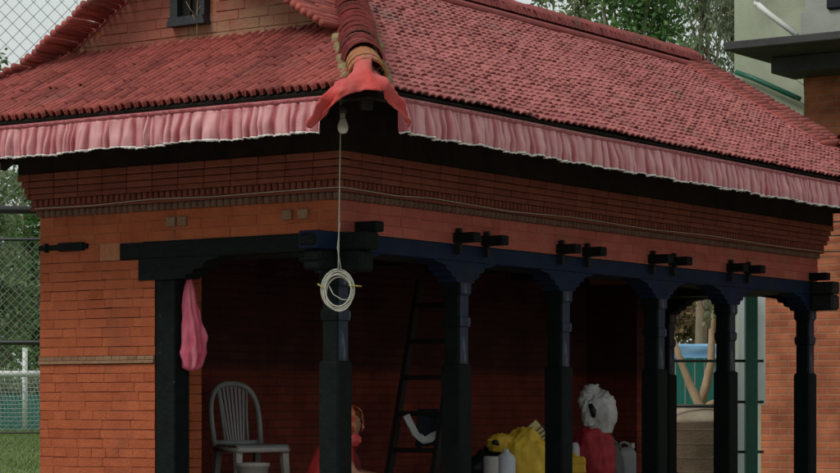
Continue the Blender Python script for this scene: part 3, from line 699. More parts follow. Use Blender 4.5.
# red cloth over the eave corner
def rc(u,v):
    t=u*2-1; s=abs(t); v0=v
    if t<0: a=-.86-.04*s; bb=-.86+s*.38
    else: a=-.86+s*.25; bb=-.86-.04*s
    top=1.925-.36*s**.75; bot=1.700-.185*max(0,(s-.25)/.75)**1.1-.0*s
    top=max(top,bot+(.10 if t<0 else .125)*(1-.5*s*s))
    h=top+(bot-top)*v
    inn=(1-v)**1.2*.27*max(0,1-s*1.5)
    rip=.016*math.sin(v*7+t*9)+.030*noise.noise(Vector((t*4,v*2,1)))+.012*noise.noise(Vector((t*11,v*6,2)))
    a+=inn+(-.025-rip if t<0 else 0); bb+=inn+(-.025-rip if t>=0 else 0)
    if t>=0: a+=rip*.4
    else: bb+=rip*.4
    h+=.03*(1-s)*(1-v)+.014*noise.noise(Vector((t*6,v*3,7)))+.045*math.sin(v*math.pi)*(1-s)**2
    k=.03*math.sin(v*math.pi)*(1-s)
    return tuple(W(a-k,bb-k,P(h)))
b=MB(); b.grid(rc,72,24)
thicken(b.build('red_cloth',M['redcloth'],label='bright red cloth draped over the roof corner like an arch',category='cloth'),.003)

# ------------------------------------------------------------------ bulb, cable, coil
q=W(-.25,-.22,0)
e=empty('light_bulb',(q.x,q.y,P(1.588)),label='unlit white bulb hanging under the roof corner below the red cloth',category='light bulb')
b=MB(); b.lathe([(.001,-.018),(.016,-.016),(.027,-.004),(.032,.012),(.031,.028),(.024,.05),(.017,.066),(.014,.072)],16); b.build('glass',M['bulbglass'],e)
b=MB(); b.lathe([(.013,.072),(.014,.074),(.013,.105),(.008,.115)],12); b.build('cap',M['plastic_pale'],e)
b=MB(); b.lathe([(.018,.098),(.020,.10),(.020,.135),(.008,.15)],12); b.tube([(0,0,.15),(.004,0,.36)],.003); b.build('holder',M['bulbbase'],e)
e=empty('hanging_cable',(q.x-.026,q.y,P(.66)),label='coiled white cable hanging in a loop in front of the corner post',category='cable')
b=MB()
b.tube([(.014,0,1.20),(.012,0,.95),(.006,0,.6),(.002,.002,.3),(.0,0,.12)],.0038,6); b.tube([(.010,.0,.40),(-.006,0,.25),(.016,0,.12)],.003,6)
b.build('cord',M['cable'],e)
b=MB()
for k in range(7):
    r=random.uniform(.088,.105); cx=random.uniform(-.008,.008); cz=random.uniform(-.022,.012); tl=random.uniform(-.3,.3); yy=random.uniform(-.015,.015)
    sxx=random.uniform(.82,.95)
    b.tube([(cx+r*sxx*math.cos(t*math.pi/14),yy+tl*.02*math.sin(t*math.pi/14),cz+r*math.sin(t*math.pi/14)*1.12) for t in range(29)],.0046,6,cap=False)
b.tube([(-.055,0,.03),(-.03,.0,-.02),(.02,0,-.05),(.07,0,-.052)],.0035,6)
b.build('coil',M['cable'],e)
for (x,z,dx,dz) in ((-.09,.02,-.03,.02),(.085,.03,.05,-.005)):
    b=MB(); b.tube([(x-dx*.5,-.012,z-dz*.5),(x,-.013,z),(x+dx,-.015,z+dz)],.0045,5); b.build('tie',M['yellowtie'],e)
# thin wire running round under the cornice
b=MB(); pts=[(-.07,2.40,1.277),(-.07,1.9,1.272),(-.07,1.4,1.288),(-.071,.9,1.277),(-.071,.4,1.283),(-.073,-.03,1.285),(-.05,-.073,1.285),(.5,-.071,1.276),(.9,-.07,1.29),(1.8,-.07,1.272),(2.6,-.07,1.288),(3.7,-.07,1.276),(4.6,-.07,1.287),(6,-.07,1.275),(6.7,-.07,1.28)]
b.tube([tuple(W(a,c,P(h))) for a,c,h in pts],.0026,5); b.build('wire',M['cable'],label='thin pale wire strung under the brick cornice round the pavilion corner',category='wire')

# ------------------------------------------------------------------ things inside
def blob(b,c,sx,sy,sz,seed,amp=.12,f=3,nu=26,nv=18,flat=.0,tone=.5,neck=None,ridge=0):
    c=Vector(c)
    def fn(u,v):
        th_=u*2*math.pi; ph=-math.pi/2+v*math.pi
        x,y,z=math.cos(ph)*math.cos(th_),math.cos(ph)*math.sin(th_),math.sin(ph)
        x2,y2=abs(x)**.85*(1 if x>0 else -1),abs(y)**.85*(1 if y>0 else -1)
        n=1+amp*noise.noise(Vector((x*f+seed,y*f,z*f)))+amp*.6*noise.noise(Vector((x*f*2.3+seed,y*f*2.3,z*f*2.3)))
        if ridge: n+=ridge*(.25-abs(noise.noise(Vector((x*f*1.6+seed,y*f*1.6,z*f*1.6+3))))-.15*abs(noise.noise(Vector((x*f*3,y*f*3+seed,z*f*3)))))
        if neck and z>0: k=1-neck*z**1.5; x2*=k; y2*=k
        zz=max(z,-.75)/.75 if z<0 else z
        return (c.x+x2*sx*n,c.y+y2*sy*n,c.z+zz*sz*(n if z>0 else 1))
    b.grid(fn,nu,nv,tone)
    # weld seam handled by shared shape (u=0 and u=1 coincide)
# pink bag
q=W(.10,1.22,0)
e=empty('pink_bag',(q.x,q.y,P(.235)),label='crumpled pink bag hanging inside the opening beside the left pier',category='bag')
def pb(u,v):
    th_=u*2*math.pi; z=v*.57
    prof=[(0,.015),(.03,.045),(.08,.05),(.2,.070),(.35,.066),(.55,.052),(.75,.042),(.9,.030),(1,.016)]
    for (a,ra),(c,rb) in zip(prof,prof[1:]):
        if v<=c: r=ra+(rb-ra)*(v-a)/(c-a); break
    r*=1+.12*math.sin(th_*5+v*5)+.16*math.sin(th_*9+v*3+2*noise.noise(Vector((v*4,1,2))))+.22*abs(noise.noise(Vector((math.cos(th_)*4,math.sin(th_)*4,v*7))))+.3*noise.noise(Vector((math.cos(th_)*2,math.sin(th_)*2,v*6)))
    cx=.012*math.sin(v*5)
    return (cx+r*math.cos(th_),r*.6*math.sin(th_),z-.02)
b=MB(); b.grid(pb,48,50,tone=.4); b.tube([(0,0,.54),(.005,.0,.62)],.006,5)
b.build('sack',M['pinkbag'],e)
# plastic chair
cc=Vector((-1.14,15.2,FLR))
ch=empty('plastic_chair',cc,R(-60),label='grey plastic chair with slatted back standing inside near the left opening',category='chair'); ch.scale=(.93,.84,.98)
def quadleg(x0,y0,x1,y1,w0,w1,m):
    b=MB(); b.prism([(-1,-1),(1,-1),(1,1),(-1,1)],lambda p,t:((x0 if t else x1)+p[0]*(w0 if t else w1)*.5,(y0 if t else y1)+p[1]*(w0 if t else w1)*.5,.42 if t else 0),0,1); return b.build('leg',m,ch)
quadleg(.19,.20,.23,.22,.055,.032,M['plastic_pale']); quadleg(.19,-.20,.23,-.22,.055,.032,M['plastic_pale'])  # front legs take the paler plastic, the light on them put into the colour
quadleg(-.19,.17,-.25,.19,.05,.03,M['plastic']); quadleg(-.19,-.17,-.25,-.19,.05,.03,M['plastic'])
b=MB()
def seatf(u,v):
    x=-.21+.44*u; y=(-.5+v)*(.40+.06*u); return (x,y,.435-.018*math.sin(math.pi*v)*math.sin(math.pi*u)-(.02 if u>.97 else 0))
b.grid(seatf,16,16); so_=b.build('seat',M['plastic'],ch); thicken(so_,.012,1)
b=MB(); b.tube([(-.2,-.2,.415),(.22,-.225,.41),(.235,-.2,.41),(.235,.2,.41),(.22,.225,.41),(-.2,.2,.415)],.018,6); b.build('seat_rim',M['plastic_pale'],ch)
def backp(s):    # s -1..1 around the back frame arch
    return None
b=MB()
arc=[]
for i in range(25):
    t=i/24; an=math.pi*t; cs=math.cos(an); yy=-.215*(abs(cs)**.8)*(1 if cs>0 else -1); hh=min(1,math.sin(an)*1.35)
    z=.43+.43*(math.sin(an)**.5); arc.append((-.21-.10*(z-.43)/.43+.03*abs(yy)/.2*.6,yy*(.95+.12*(z-.43)/.43),z))
b.tube(arc,[.022]*25,8); b.build('backrest_frame',M['plastic'],ch)
b=MB()
for k in range(7):
    y0=(-3+k)*.022; y1=(-3+k)*.036
    b.prism([(-1,-.4),(1,-.4),(1,.4),(-1,.4)],lambda p,t,y0=y0,y1=y1:(-.215-.09*t+p[1]*.006,y0+(y1-y0)*t+p[0]*(.0075+.003*t),.45+.40*t),0,1)
b.tube([(-.21,-.10,.45),(-.255,-.11,.64),(-.295,-.13,.83)],.012,6); b.tube([(-.21,.10,.45),(-.255,.11,.64),(-.295,.13,.83)],.012,6); b.tube([(-.212,-.19,.455),(-.218,0,.45),(-.212,.19,.455)],.02,6)
b.build('back_slats',M['plastic'],ch)
# bucket below
q=Vector((-1.10,14.95,FLR)); e=empty('bucket',q,label='small white bucket on the floor by the legs of the grey plastic chair',category='bucket')
b=MB(); b.lathe([(.085,0),(.088,.004),(.105,.29),(.115,.295),(.115,.32),(.104,.32),(.10,.28),(.08,.02)],24); b.build('pail',M['plastic_pale'],e)
b=MB(); b.tube([(.11*math.cos(t),.115*math.sin(t)*.2,.27-.12*math.sin(t)) for t in [i*math.pi/10 for i in range(11)]],.003,5); b.build('handle',M['steel_dark'],e)
# ladder
foot=(2.76,1.62)
q=W(foot[0],foot[1]-.20,FLR)
ld=empty('ladder',q,ROT,label='dark wooden ladder leaning up to the ceiling behind the posts',category='ladder')
rise=1.64; run=.46
for s in (-1,1):
    b=MB(); b.prism([(-.03,-.018),(.03,-.018),(.03,.018),(-.03,.018)],lambda p,t,s=s:(t*run+p[0],s*.20+p[1],t*rise),0,1); b.build('rail',M['ladder'],ld)
for k in range(6):
    z=.10+k*.268; x=run*z/rise; b=MB(); b.box(x-.022,x+.022,-.183,.183,z-.018,z+.018,bev=.006); b.build('rung',M['ladder'],ld)
# clothes on the ladder
def rung(z): return W(foot[0]+run*(z)/rise,foot[1]-.2,FLR+z)
rz=.10+2*.268+.02
q=rung(rz)
def drape(cx,cy,top,w0,lens,seed,skew=0,th_=.03):
    def fn(u,v):
        s=(v-.5)*2; side_=-1 if s<0 else 1
        x=(u-.5)*w0; ln=lens[0] if s<0 else lens[1]
        f=abs(s); yy=side_*th_*min(1,f*5)+.012*noise.noise(Vector((u*4,v*4,seed)))
        z=top-ln*f*(1+.12*noise.noise(Vector((u*3,seed,side_))))+.0*u
        return (cx+x+skew*f*ln+.02*noise.noise(Vector((v*3,u*2,seed))),cy+yy,z)
    return fn
b=MB(); b.grid(drape(q.x+.06,q.y,q.z+.012,.16,(.27,.2),3,-.1,.045),12,20); thicken(b.build('dark_cloth',M['navy'],label='dark navy cloth slung over a ladder rung beside the white cloth',category='cloth'),.006)
def wc(u,v):
    pts=[(-.11,-.03),(-.075,-.10),(-.04,-.17),(.02,-.215),(.09,-.19),(.12,-.17)]; k=min(v*5,4.999); i=int(k); f=k-i
    x=pts[i][0]*(1-f)+pts[i+1][0]*f; z=pts[i][1]*(1-f)+pts[i+1][1]*f
    w_=(.055 if v<.6 else .055+.03*math.sin((v-.6)/.4*math.pi))
    nx_,nz_=(.85,.35) if v<.5 else (.3,.95)
    return (q.x-.0+x+nx_*(u-.5)*w_,q.y-.062+.01*noise.noise(Vector((u*3,v*5,2))),q.z+z+nz_*(u-.5)*w_)
b=MB(); b.grid(wc,6,20); thicken(b.build('white_cloth',M['paper'],label='white strip of cloth folded over the ladder rung',category='cloth'),.006)

# yellow sack pile
def loc(px,dep): return Vector(((px-420)/2276*dep,dep,FLR))
def zz(py,dep): return E+(405-py)/2276*dep
D=16.7
e=empty('yellow_sack',loc(522,D),label='bulging yellow sack standing against a cream packet between two posts',category='sack')
b=MB(); blob(b,(.02,0,.235),.20,.16,.285,5,.16,2.2,60,44,neck=.12,ridge=.10)
b.build('bag_body',M['yellow'],e)
b=MB(); blob(b,(-.16,-.05,.42),.095,.06,.065,9,.3,3,30,20,ridge=.2); b.build('folded_corner',M['yellow'],e)
b=MB(); blob(b,(-.195,-.10,.425),.032,.03,.022,19,.3,3,12,8); b.build('hole_shade',M['black'],e)  # black blob painting the shade inside a hole in the sack
e=empty('cream_packet',loc(541,D+.15),label='cream packet with dark stripes leaning behind the yellow sack',category='packet')
b=MB(); poly=[(-.13,.42),(-.10,.585),(-.075,.60),(.085,.50),(.105,.47),(.085,.385),(.0,.33)]
b.prism([(-.10,-.0),(.10,-.0),(.11,.44),(-.02,.59),(-.12,.50)],lambda p,t:(p[0]-.02,t,p[1]),-.05,.05); pk=b.build('packet_body',M['cream'],e)
b=MB()
for k in range(4): 
    o=k*.028; b.prism([(-.09+o*.2,.47-o),(.0+o*.9,.545-o*.8),(.006+o*.9,.536-o*.8),(-.084+o*.2,.461-o)],lambda p,t:(p[0]-.0,t,p[1]),-.0535,-.049)
b.build('printed_stripe',M['darkink'],pk)
e=empty('white_jug',loc(506,D-.25),label='white plastic jug in front of the yellow sack',category='jug')
b=MB(); b.lathe([(.06,0),(.068,.01),(.070,.30),(.060,.33),(.030,.355),(.022,.36),(.022,.38),(.001,.38)],20); j=b.build('bottle',M['whiteplastic'],e)
b=MB(); b.tube([(-.05,0,.31),(-.10,0,.30),(-.11,0,.22),(-.068,0,.16)],.011,7); b.build('handle',M['whiteplastic'],e)
b=MB(); blob(b,(0,0,.17),.16,.13,.22,14,.25,3,neck=.4); b.build('black_bag',M['black'],None,loc(488,D+.02),label='black plastic bag lying left of the yellow sack',category='bag')
b=MB(); b.lathe([(.05,0),(.055,.01),(.055,.31),(.05,.33),(.045,.33),(.045,.02)],16); b.build('white_cup',M['plastic_pale'],None,loc(491,D-.35),label='pale plastic cup in front of the black bag, left of the white jug',category='cup')
# red sack + white bag
D=17.7
b=MB(); blob(b,(0,0,.30),.175,.15,.245,21,.12,2.2,60,40,neck=.05,ridge=.08); 
o=b.build('red_sack',M['bagred'],None,loc(593,D),label='full red sack under the crumpled white bag',category='sack')
e=empty('white_bag',loc(596,D)+Vector((0,0,.535)),label='crumpled white plastic bag with knotted handles on top of the red sack',category='bag')
b=MB(); blob(b,(.035,0,.11),.128,.11,.165,31,.14,1.8,60,44,ridge=.16); s_=b.build('bag_body',M['bagwhite'],e)
b=MB(); blob(b,(-.07,-.03,.20),.07,.05,.075,37,.25,1.6,34,24,ridge=.2); blob(b,(-.035,-.02,.285),.062,.035,.045,41,.3,1.6,34,24,ridge=.25); blob(b,(-.065,-.07,.10),.05,.04,.10,47,.4,3,30,22,ridge=.6)
b.build('knotted_handles',M['bagwhite'],s_)
b=MB(); b.tube([(-.055,-.10,.17),(-.03,-.115,.12),(-.028,-.11,.07)],[.018,.028,.016],8); b.build('opening_shade',M['black'],s_)  # black tube painting the shade inside the bag's mouth
# yellow crate edge
e=empty('yellow_can',loc(574,D-.5),label='yellow plastic can in front of the red sack, half behind a post',category='can')
b=MB(); b.box(-.08,.085,-.07,.07,0,.31,bev=.015)
for k in range(4): b.box(-.084,.089,-.074,.074,.06+k*.065,.072+k*.065,bev=.003)
cbd=b.build('can_body',M['yellowbox'],e); b=MB(); b.lathe([(.02,.31),(.022,.312),(.022,.335),(.001,.336)],12); b.build('cap',M['yellowbox'],e)
# jerrycan
e=empty('jerrycan',loc(626,18.3),R(10),label='greyish white jerrycan with moulded handle beside the dark far wall',category='jerrycan')
b=MB()
def jc(u,v):
    th_=u*2*math.pi; x,y=math.cos(th_),math.sin(th_)
    k=max(abs(x),abs(y))**.7; r=1/max(.72,k)
    hw=.078; hd=.06; z=v*.36; f=1 if v<.84 else 1-.5*((v-.84)/.16)**2
    if v<.03: f=.93
    return (x*r*hw*f,y*r*hd*f,z)
b.grid(jc,32,24); b.lathe([(.04,.355),(.001,.362)],16); jb=b.build('can_body',M['plastic'],e)
b=MB(); b.tube([(-.055,0,.34),(-.05,0,.39),(-.015,0,.40),(.02,0,.385),(.03,0,.345)],.012,8); b.build('handle',M['plastic'],e)
b=MB(); b.lathe([(.02,.35),(.022,.352),(.022,.392),(.001,.394)],14,(.05,0,0)); b.build('cap',M['plastic_pale'],e)
b=MB(); blob(b,(0,0,.19),.10,.10,.25,44,.25,3,neck=.5); b.build('grey_sack',M['greybag'],None,loc(611,18.05),label='dark grey sack slumped between the red sack and the jerrycan',category='sack')
b=MB(); b.lathe([(.04,0),(.042,.01),(.042,.36),(.03,.40),(.015,.41)],14); b.build('white_tin',M['bagwhite'],None,loc(574.5,D-.12),label='white container glimpsed behind the yellow can, touching the post outline',category='container')

# ------------------------------------------------------------------ seated person
pe=Vector((-.60,14.95,FLR))
per=empty('person',pe,label='person in a red shawl and patterned headscarf sitting on the floor behind the corner post',category='person')
V=[];Ed=[];Rd=[]
def v(p,r,par=None):
    V.append(p);Rd.append(r)
    if par is not None: Ed.append((par,len(V)-1))
    return len(V)-1
pel=v((0,0,.10),.13); sp1=v((.01,0,.24),.115,pel); chst=v((.045,0,.38),.115,sp1); nk=v((.11,0,.455),.046,chst); hd0=v((.135,-.01,.495),.052,nk); hd1=v((.150,-.015,.545),.070,hd0); hd2=v((.150,-.015,.598),.067,hd1); hd3=v((.142,-.015,.64),.042,hd2)
jaw=v((.185,-.03,.522),.033,hd1)
for s in (-1,1):
    sh=v((.06,s*.15,.42),.055,chst); el=v((.17,s*.21,.24),.04,sh); wr=v((.34,s*.10,.22),.026,el); pm=v((.39,s*.07,.215),.026,wr)
    for k,(dy,ln) in enumerate(((-.024,.055),(-.009,.068),(.007,.066),(.021,.052))):
        k1=v((.42,s*(.07)+dy,.212),.009,pm); k2=v((.42+ln*.6,s*.07+dy*1.2,.198),.008,k1); v((.42+ln*.85,s*.07+dy*1.2,.175),.007,k2)
    t1=v((.395,s*.07-s*.03,.215),.010,pm); v((.425,s*.07-s*.045,.20),.008,t1)
    hp=v((.03,s*.10,.10),.10,pel); kn=v((.33,s*.24,.11),.065,hp); an=v((.30,-s*.05,.05),.042,kn); v((.36,-s*.14,.035),.03,an)
me=bpy.data.meshes.new('body'); me.from_pydata(V,Ed,[]); bo=bpy.data.objects.new('body',me); col.objects.link(bo); bo.parent=per
md=bo.modifiers.new('Skin','SKIN'); md.use_smooth_shade=True
for i,sv in enumerate(me.skin_vertices[0].data if len(me.skin_vertices) else []): pass
if not len(me.skin_vertices):
    import bmesh
    bm=bmesh.new(); bm.from_mesh(me); bm.verts.layers.skin.verify(); bm.to_mesh(me); bm.free()
for i,sv in enumerate(me.skin_vertices[0].data): sv.radius=(Rd[i],Rd[i]); sv.use_root=(i==0)
bo.modifiers.new('Sub','SUBSURF').levels=1; bo.modifiers['Sub'].render_levels=1
me.materials.append(M['skin'])
# face features
b=MB(); hx,hy,hz_=.150,-.015,.58
b.prism([(0,.0),(.018,-.03),(0,-.035)],lambda p,t:(hx+.072+p[0]*.9,hy-.045+t,hz_+.0+p[1]),-.008,.008); b.build('nose',M['skin'],per)
for dy in (-.028,.024):
    b=MB(); b.lathe([(.001,-.006),(.009,-.003),(.009,.003),(.001,.006)],8,(hx+.062,hy-.03+dy*1.1,hz_+.012)); b.build('eye',M['hair'],per)
b=MB(); b.lathe([(.001,-.004),(.016,-.002),(.016,.002),(.001,.004)],10,(hx+.066,hy-.035,hz_-.052),sx=.6); b.build('mouth',M['maroon'],per)
b=MB(); blob(b,(.125,-.005,.475),.085,.095,.05,71,.2,3,30,16,ridge=.2); b.build('neck_wrap',M['print'],per)
# headscarf
def sc(u,v_):
    th_=R(38)+u*R(284); ph=R(88)-v_*R(125)
    r=.094+.008*noise.noise(Vector((th_*2,v_*4,1)))
    x,y,z=r*math.cos(ph)*math.cos(th_-R(25)),r*math.cos(ph)*math.sin(th_-R(25)),r*1.15*math.sin(ph)
    return (hx+x-.01,hy+y,hz_+.01+z)
b=MB(); b.grid(sc,28,18); thicken(b.build('headscarf',M['scarf'],per),.005)
# shawl around the back and shoulders
def shw(u,v_):
    th_=R(40)+u*R(280)
    prof=[(0,.06,.055,.485,.10),(.12,.09,.12,.465,.085),(.25,.135,.20,.42,.06),(.5,.17,.235,.30,.04),(.8,.20,.26,.14,.02),(1,.24,.30,.02,.01)]
    for p0,p1 in zip(prof,prof[1:]):
        if v_<=p1[0]+1e-6:
            f=(v_-p0[0])/(p1[0]-p0[0]); rx,ry,z,cx=[p0[i]+(p1[i]-p0[i])*f for i in (1,2,3,4)]; break
    k=1+.05*math.sin(th_*9+v_*3)*v_+.06*noise.noise(Vector((math.cos(th_)*2,math.sin(th_)*2,v_*3)))
    return (cx+rx*math.cos(th_)*k,ry*math.sin(th_)*k,z)
b=MB(); b.grid(shw,60,24); thicken(b.build('shawl',M['shawl'],per),.006)
b=MB(); blob(b,(.085,0,.30),.125,.20,.165,60,.05,2,26,18,neck=.35); b.build('blouse',M['maroon'],per)
b=MB(); blob(b,(.22,0,.10),.24,.33,.13,66,.12,3,34,18); b.build('skirt',M['print'],per)

# ------------------------------------------------------------------ twig on the gable
q=W(GA-.06,1.16,0)
b=MB(); b.tube([(0,0,0),(-.003,0,.16),(.004,0,.34),(-.01,0,.5)],[.0045,.004,.003,.002],5)
for z,dx,dz in ((.16,-.07,.10),(.2,.05,.09),(.26,-.05,.1),(.3,.05,.07),(.12,-.03,.06),(.36,-.05,.08)): b.tube([(0,0,z),(dx*.6,-.01,z+dz*.5),(dx,-.01,z+dz)],[.003,.0025,.0018],4)
b.build('dry_weed',M['twig'],None,(q.x,q.y,skz(GA)-.0),label='dry branching weed growing in front of the small gable window',category='weed')

# ------------------------------------------------------------------ right background
bd=empty('brick_building',(KX,KY,0),ROT,label='two storey brick building with overhanging slab at the right edge behind the pavilion',category='building')
b=MB(); b.box(12.3,15,-6,3.22,0,P(2.35)); b.build('ground_floor_wall',M['farbrick'],bd)
b=MB(); b.box(12.85,16,-6,2.95,P(2.35),P(3.88)); b.build('upper_wall',M['farbrick'],bd)
b=MB(); b.box(12.86,16,-6,2.94,P(3.97),P(6.2)); b.build('top_storey_wall',M['plaster_grey'],bd)
b=MB(); b.box(14.3,17,2.96,4.55,0,P(6.2)); b.build('rear_wall',M['plaster'],bd)
b=MB(); b.box(12.27,15.02,-6.03,3.25,P(2.36),P(2.42),bev=.01); b.build('ledge',M['concrete'],bd)
b=MB(); b.box(11.55,16,-6,3.31,P(3.88),P(3.97),bev=.01); b.build('slab',M['concrete'],bd)
b=MB(); b.box(12.3,12.9,2.2,3.1,P(3.70),P(3.878),bev=.01); b.build('slab_beam',M['concrete'],bd)
b=MB(); b.box(12.05,12.2,-6,2.62,P(3.972),P(4.29)); b.build('parapet',M['plaster_grey'],bd)
b=MB(); b.box(12.0,12.22,-6,2.3,P(4.292),P(4.7),bev=.02); b.build('parapet_cover',M['navy'],bd)
def inv(px,py,a):
    u=(px-420)/2276; bb=(KX+C*a-u*(KY+S*a))/(S+u*C); d=KY+S*a+C*bb
    return (a,bb,P((405-py)/2276*d))
b=MB(); b.tube([inv(755,2,11.9),inv(768,13,11.9),inv(797,35,11.9)],.032,8); b.tube([inv(757,-30,11.9),inv(757,6,11.9)],.028,8); b.build('stair_rail',M['steel_white'],bd)
b=MB(); b.tube([inv(736,72,14.2),inv(753,78,14.2),inv(800,99,14.2)],.032,10); b.build('drain_pipe',M['steel_green'],bd)
b=MB()
for (z0_,sl) in ((2.02,.0),(1.86,.1),(1.70,-.06)): b.tube([(12.25,1.6,P(z0_)),(12.24,1.9,P(z0_-.02+sl*.2)),(12.25,2.6,P(z0_-.01))],.008,5)
b.build('service_wire',M['steel_dark'],bd)
def twiggy(x,y,z,h,seed,label):
    rnd=random.Random(seed); b=MB(); b.tube([(0,0,0),(.01,0,h*.5),(-.01,0,h)],[.008,.006,.003],5)
    for k in range(12):
        z0_=h*rnd.uniform(.25,.9); an=rnd.uniform(0,6.3); l=rnd.uniform(.12,.24); b.tube([(0,0,z0_),(l*.5*math.cos(an),l*.5*math.sin(an),z0_+l*.35),(l*math.cos(an),l*math.sin(an),z0_+l*.8)],[.004,.003,.002],4)
    return b.build('dry_weed',M['twig'],None,(x,y,z),label=label,category='weed')
q=W(12.35,2.7,0)
q=W(12.80,2.93,0); twiggy(q.x,q.y,P(3.1),.75,4,'leafless dry weed on the corner of the far brick building under the slab')

# white sheet panels, green post fence
def wloc(px,dep,py=None): return Vector(((px-420)/2276*dep,dep,0 if py is None else zz(py,dep)))
D=20.8
fe=empty('green_fence',wloc(751,D),label='dark green steel post with thin rails behind the pavilion, between far posts',category='fence')
b=MB(); b.box(-.055,.055,-.055,.055,0,P(1.6),bev=.006); b.build('post',M['steel_green'],fe)
b=MB(); b.box(-2.9,-2.8,-.05,.05,0,P(1.0),bev=.006); b.build('post',M['steel_green'],fe)
for py in (361,402,452):
    b=MB(); z=zz(py,D); x0_=-2.8 if py==361 else -.12; b.tube([(x0_,0,z),(.115,0,z)],.013,8); b.build('rail',M['steel_dark'],fe)
D=21.6
b=MB(); b.box(-.06,.06,-.01,.01,.0,zz(285,D)); b.build('white_sheet',M['sheet'],None,wloc(744,D),label='narrow white sheet panel reaching the ground, left of the green post',category='panel')
b=MB(); b.box(-.06,.06,-.01,.01,zz(405,D),zz(285,D)); b.box(-.055,-.035,-.008,.008,0,zz(405,D)); b.build('white_sheet',M['sheet'],None,wloc(759,D+.1),label='shorter narrow white sheet panel right of the green post, against brick',category='panel')
# water tank
D=23
e=empty('water_tank',wloc(703,D),label='round brown cement water tank with ringed wall and domed top',category='tank')
b=MB(); pr=[(.48,0)]
for k in range(9):
    z=.14*k+.06; pr += [(.475,z),(.478,z+.006),(.478,z+.016),(.475,z+.022)]
pr=[p for p in pr if p[1]<1.12]+[(.475,1.12)]
b.lathe(pr,64,smooth=False); b.build('tank_wall',M['cement'],e)
b=MB(); b.lathe([(.465,1.12),(.43,1.165),(.35,1.225),(.26,1.262),(.26,1.285),(.22,1.30),(.001,1.305)],36); b.build('tank_top',M['cement_top'],e)
b=MB(); b.tube([(-.40,-.30,1.29),(.30,-.30,1.285)],.018,8); b.build('tank_pipe',M['steel_dark'],e)
# teal fence + tarp
D=33
b=MB()
z0_,z1_=gz(0,D),zz(358,D)
for i in range(70):
    x=-3+i*.14; b.box(x,x+.12,-.01,.03,z0_-.05,z1_,tone=random.random())
b.build('teal_fence',M['teal'],None,wloc(690,D),label='teal green sheet fence seen through the far end, under the blue tarpaulin',category='fence')
b=MB(); b.grid(lambda u,v_:(-2.5+u*6,.03*noise.noise(Vector((u*30,v_*2,0))),zz(360,D+.3)+v_*(zz(344,D+.3)-zz(360,D+.3))),60,6)
thicken(b.build('blue_tarpaulin',M['tarp'],None,wloc(690,D+.3),label='faded blue tarpaulin stretched above the teal fence',category='tarpaulin'),.01)
b=MB(); b.box(-5,9,-.1,.1,gz(0,36),zz(345,36)); b.build('boundary_wall',M['beige'],None,wloc(690,36),label='plain beige boundary wall behind the blue tarpaulin',category='wall')

# ------------------------------------------------------------------ trees
def tree(name,base,h,trunk_r,crowns,leafmat,barkmat,nleaf,lsize,label,seed,trunkpts=None,group=None,limbs=10,aspect=.42,droop=.0):
    rnd=random.Random(seed)
    e=empty(name,base,label=label,category='tree')
    if group: e['group']=group
    b=MB()
    tp=trunkpts or [(0,0,-.2),(rnd.uniform(-.1,.1),0,h*.3),(rnd.uniform(-.2,.2),0,h*.6),(rnd.uniform(-.25,.25),0,h*.9)]
    n=len(tp); b.tube(tp,[trunk_r*(1-.8*i/(n-1)) for i in range(n)],9)
    for k in range(limbs):
        c,rx,ry,rz_=crowns[k%len(crowns)]
        t=rnd.uniform(.35,.95); i=min(int(t*(n-1)),n-2); f=t*(n-1)-i
        p=Vector(tp[i]).lerp(Vector(tp[i+1]),f)
        q=Vector(c)+Vector((rnd.uniform(-.6,.6)*rx,rnd.uniform(-.6,.6)*ry,rnd.uniform(-.3,.7)*rz_))
        m=p.lerp(q,.5)+Vector((0,0,.12*(q-p).length)); b.tube([p,m,q],[trunk_r*.32,trunk_r*.2,trunk_r*.07],6)
    b.build('trunk',barkmat,e)
    b=MB()
    # clumps
    tot=sum(rx*ry*rz_ for _,rx,ry,rz_ in crowns)
    for (c,rx,ry,rz_) in crowns:
        nl=int(nleaf*rx*ry*rz_/tot); ncl=max(6,nl//45)
        cl=[]
        for _ in range(ncl):
            while True:
                x,y,z=[rnd.uniform(-1,1) for _ in range(3)]
                if x*x+y*y+z*z<1: break
            cl.append((Vector((c[0]+x*rx,c[1]+y*ry,c[2]+z*rz_)),rnd.uniform(.10,.26)*min(rx,rz_)+.08,rnd.random()))
        for _ in range(nl):
            cc_,cr_,ct=cl[rnd.randrange(ncl)]
            p=cc_+Vector((rnd.gauss(0,cr_),rnd.gauss(0,cr_),rnd.gauss(0,cr_*.7)))
            s=lsize*rnd.uniform(.6,1.3)
            a1=Vector((rnd.uniform(-1,1),rnd.uniform(-1,1),rnd.uniform(-1,.4)-droop)).normalized(); a2=a1.cross(Vector((rnd.uniform(-1,1),rnd.uniform(-1,1),rnd.uniform(-1,1)))).normalized()
            b.add([p,p+a1*s*.5+a2*s*aspect*.5,p+a1*s,p+a1*s*.5-a2*s*aspect*.5],[(0,1,2,3)],min(1,max(0,ct*.7+rnd.uniform(-.1,.4))))
    b.build('crown',leafmat,e)
    return e
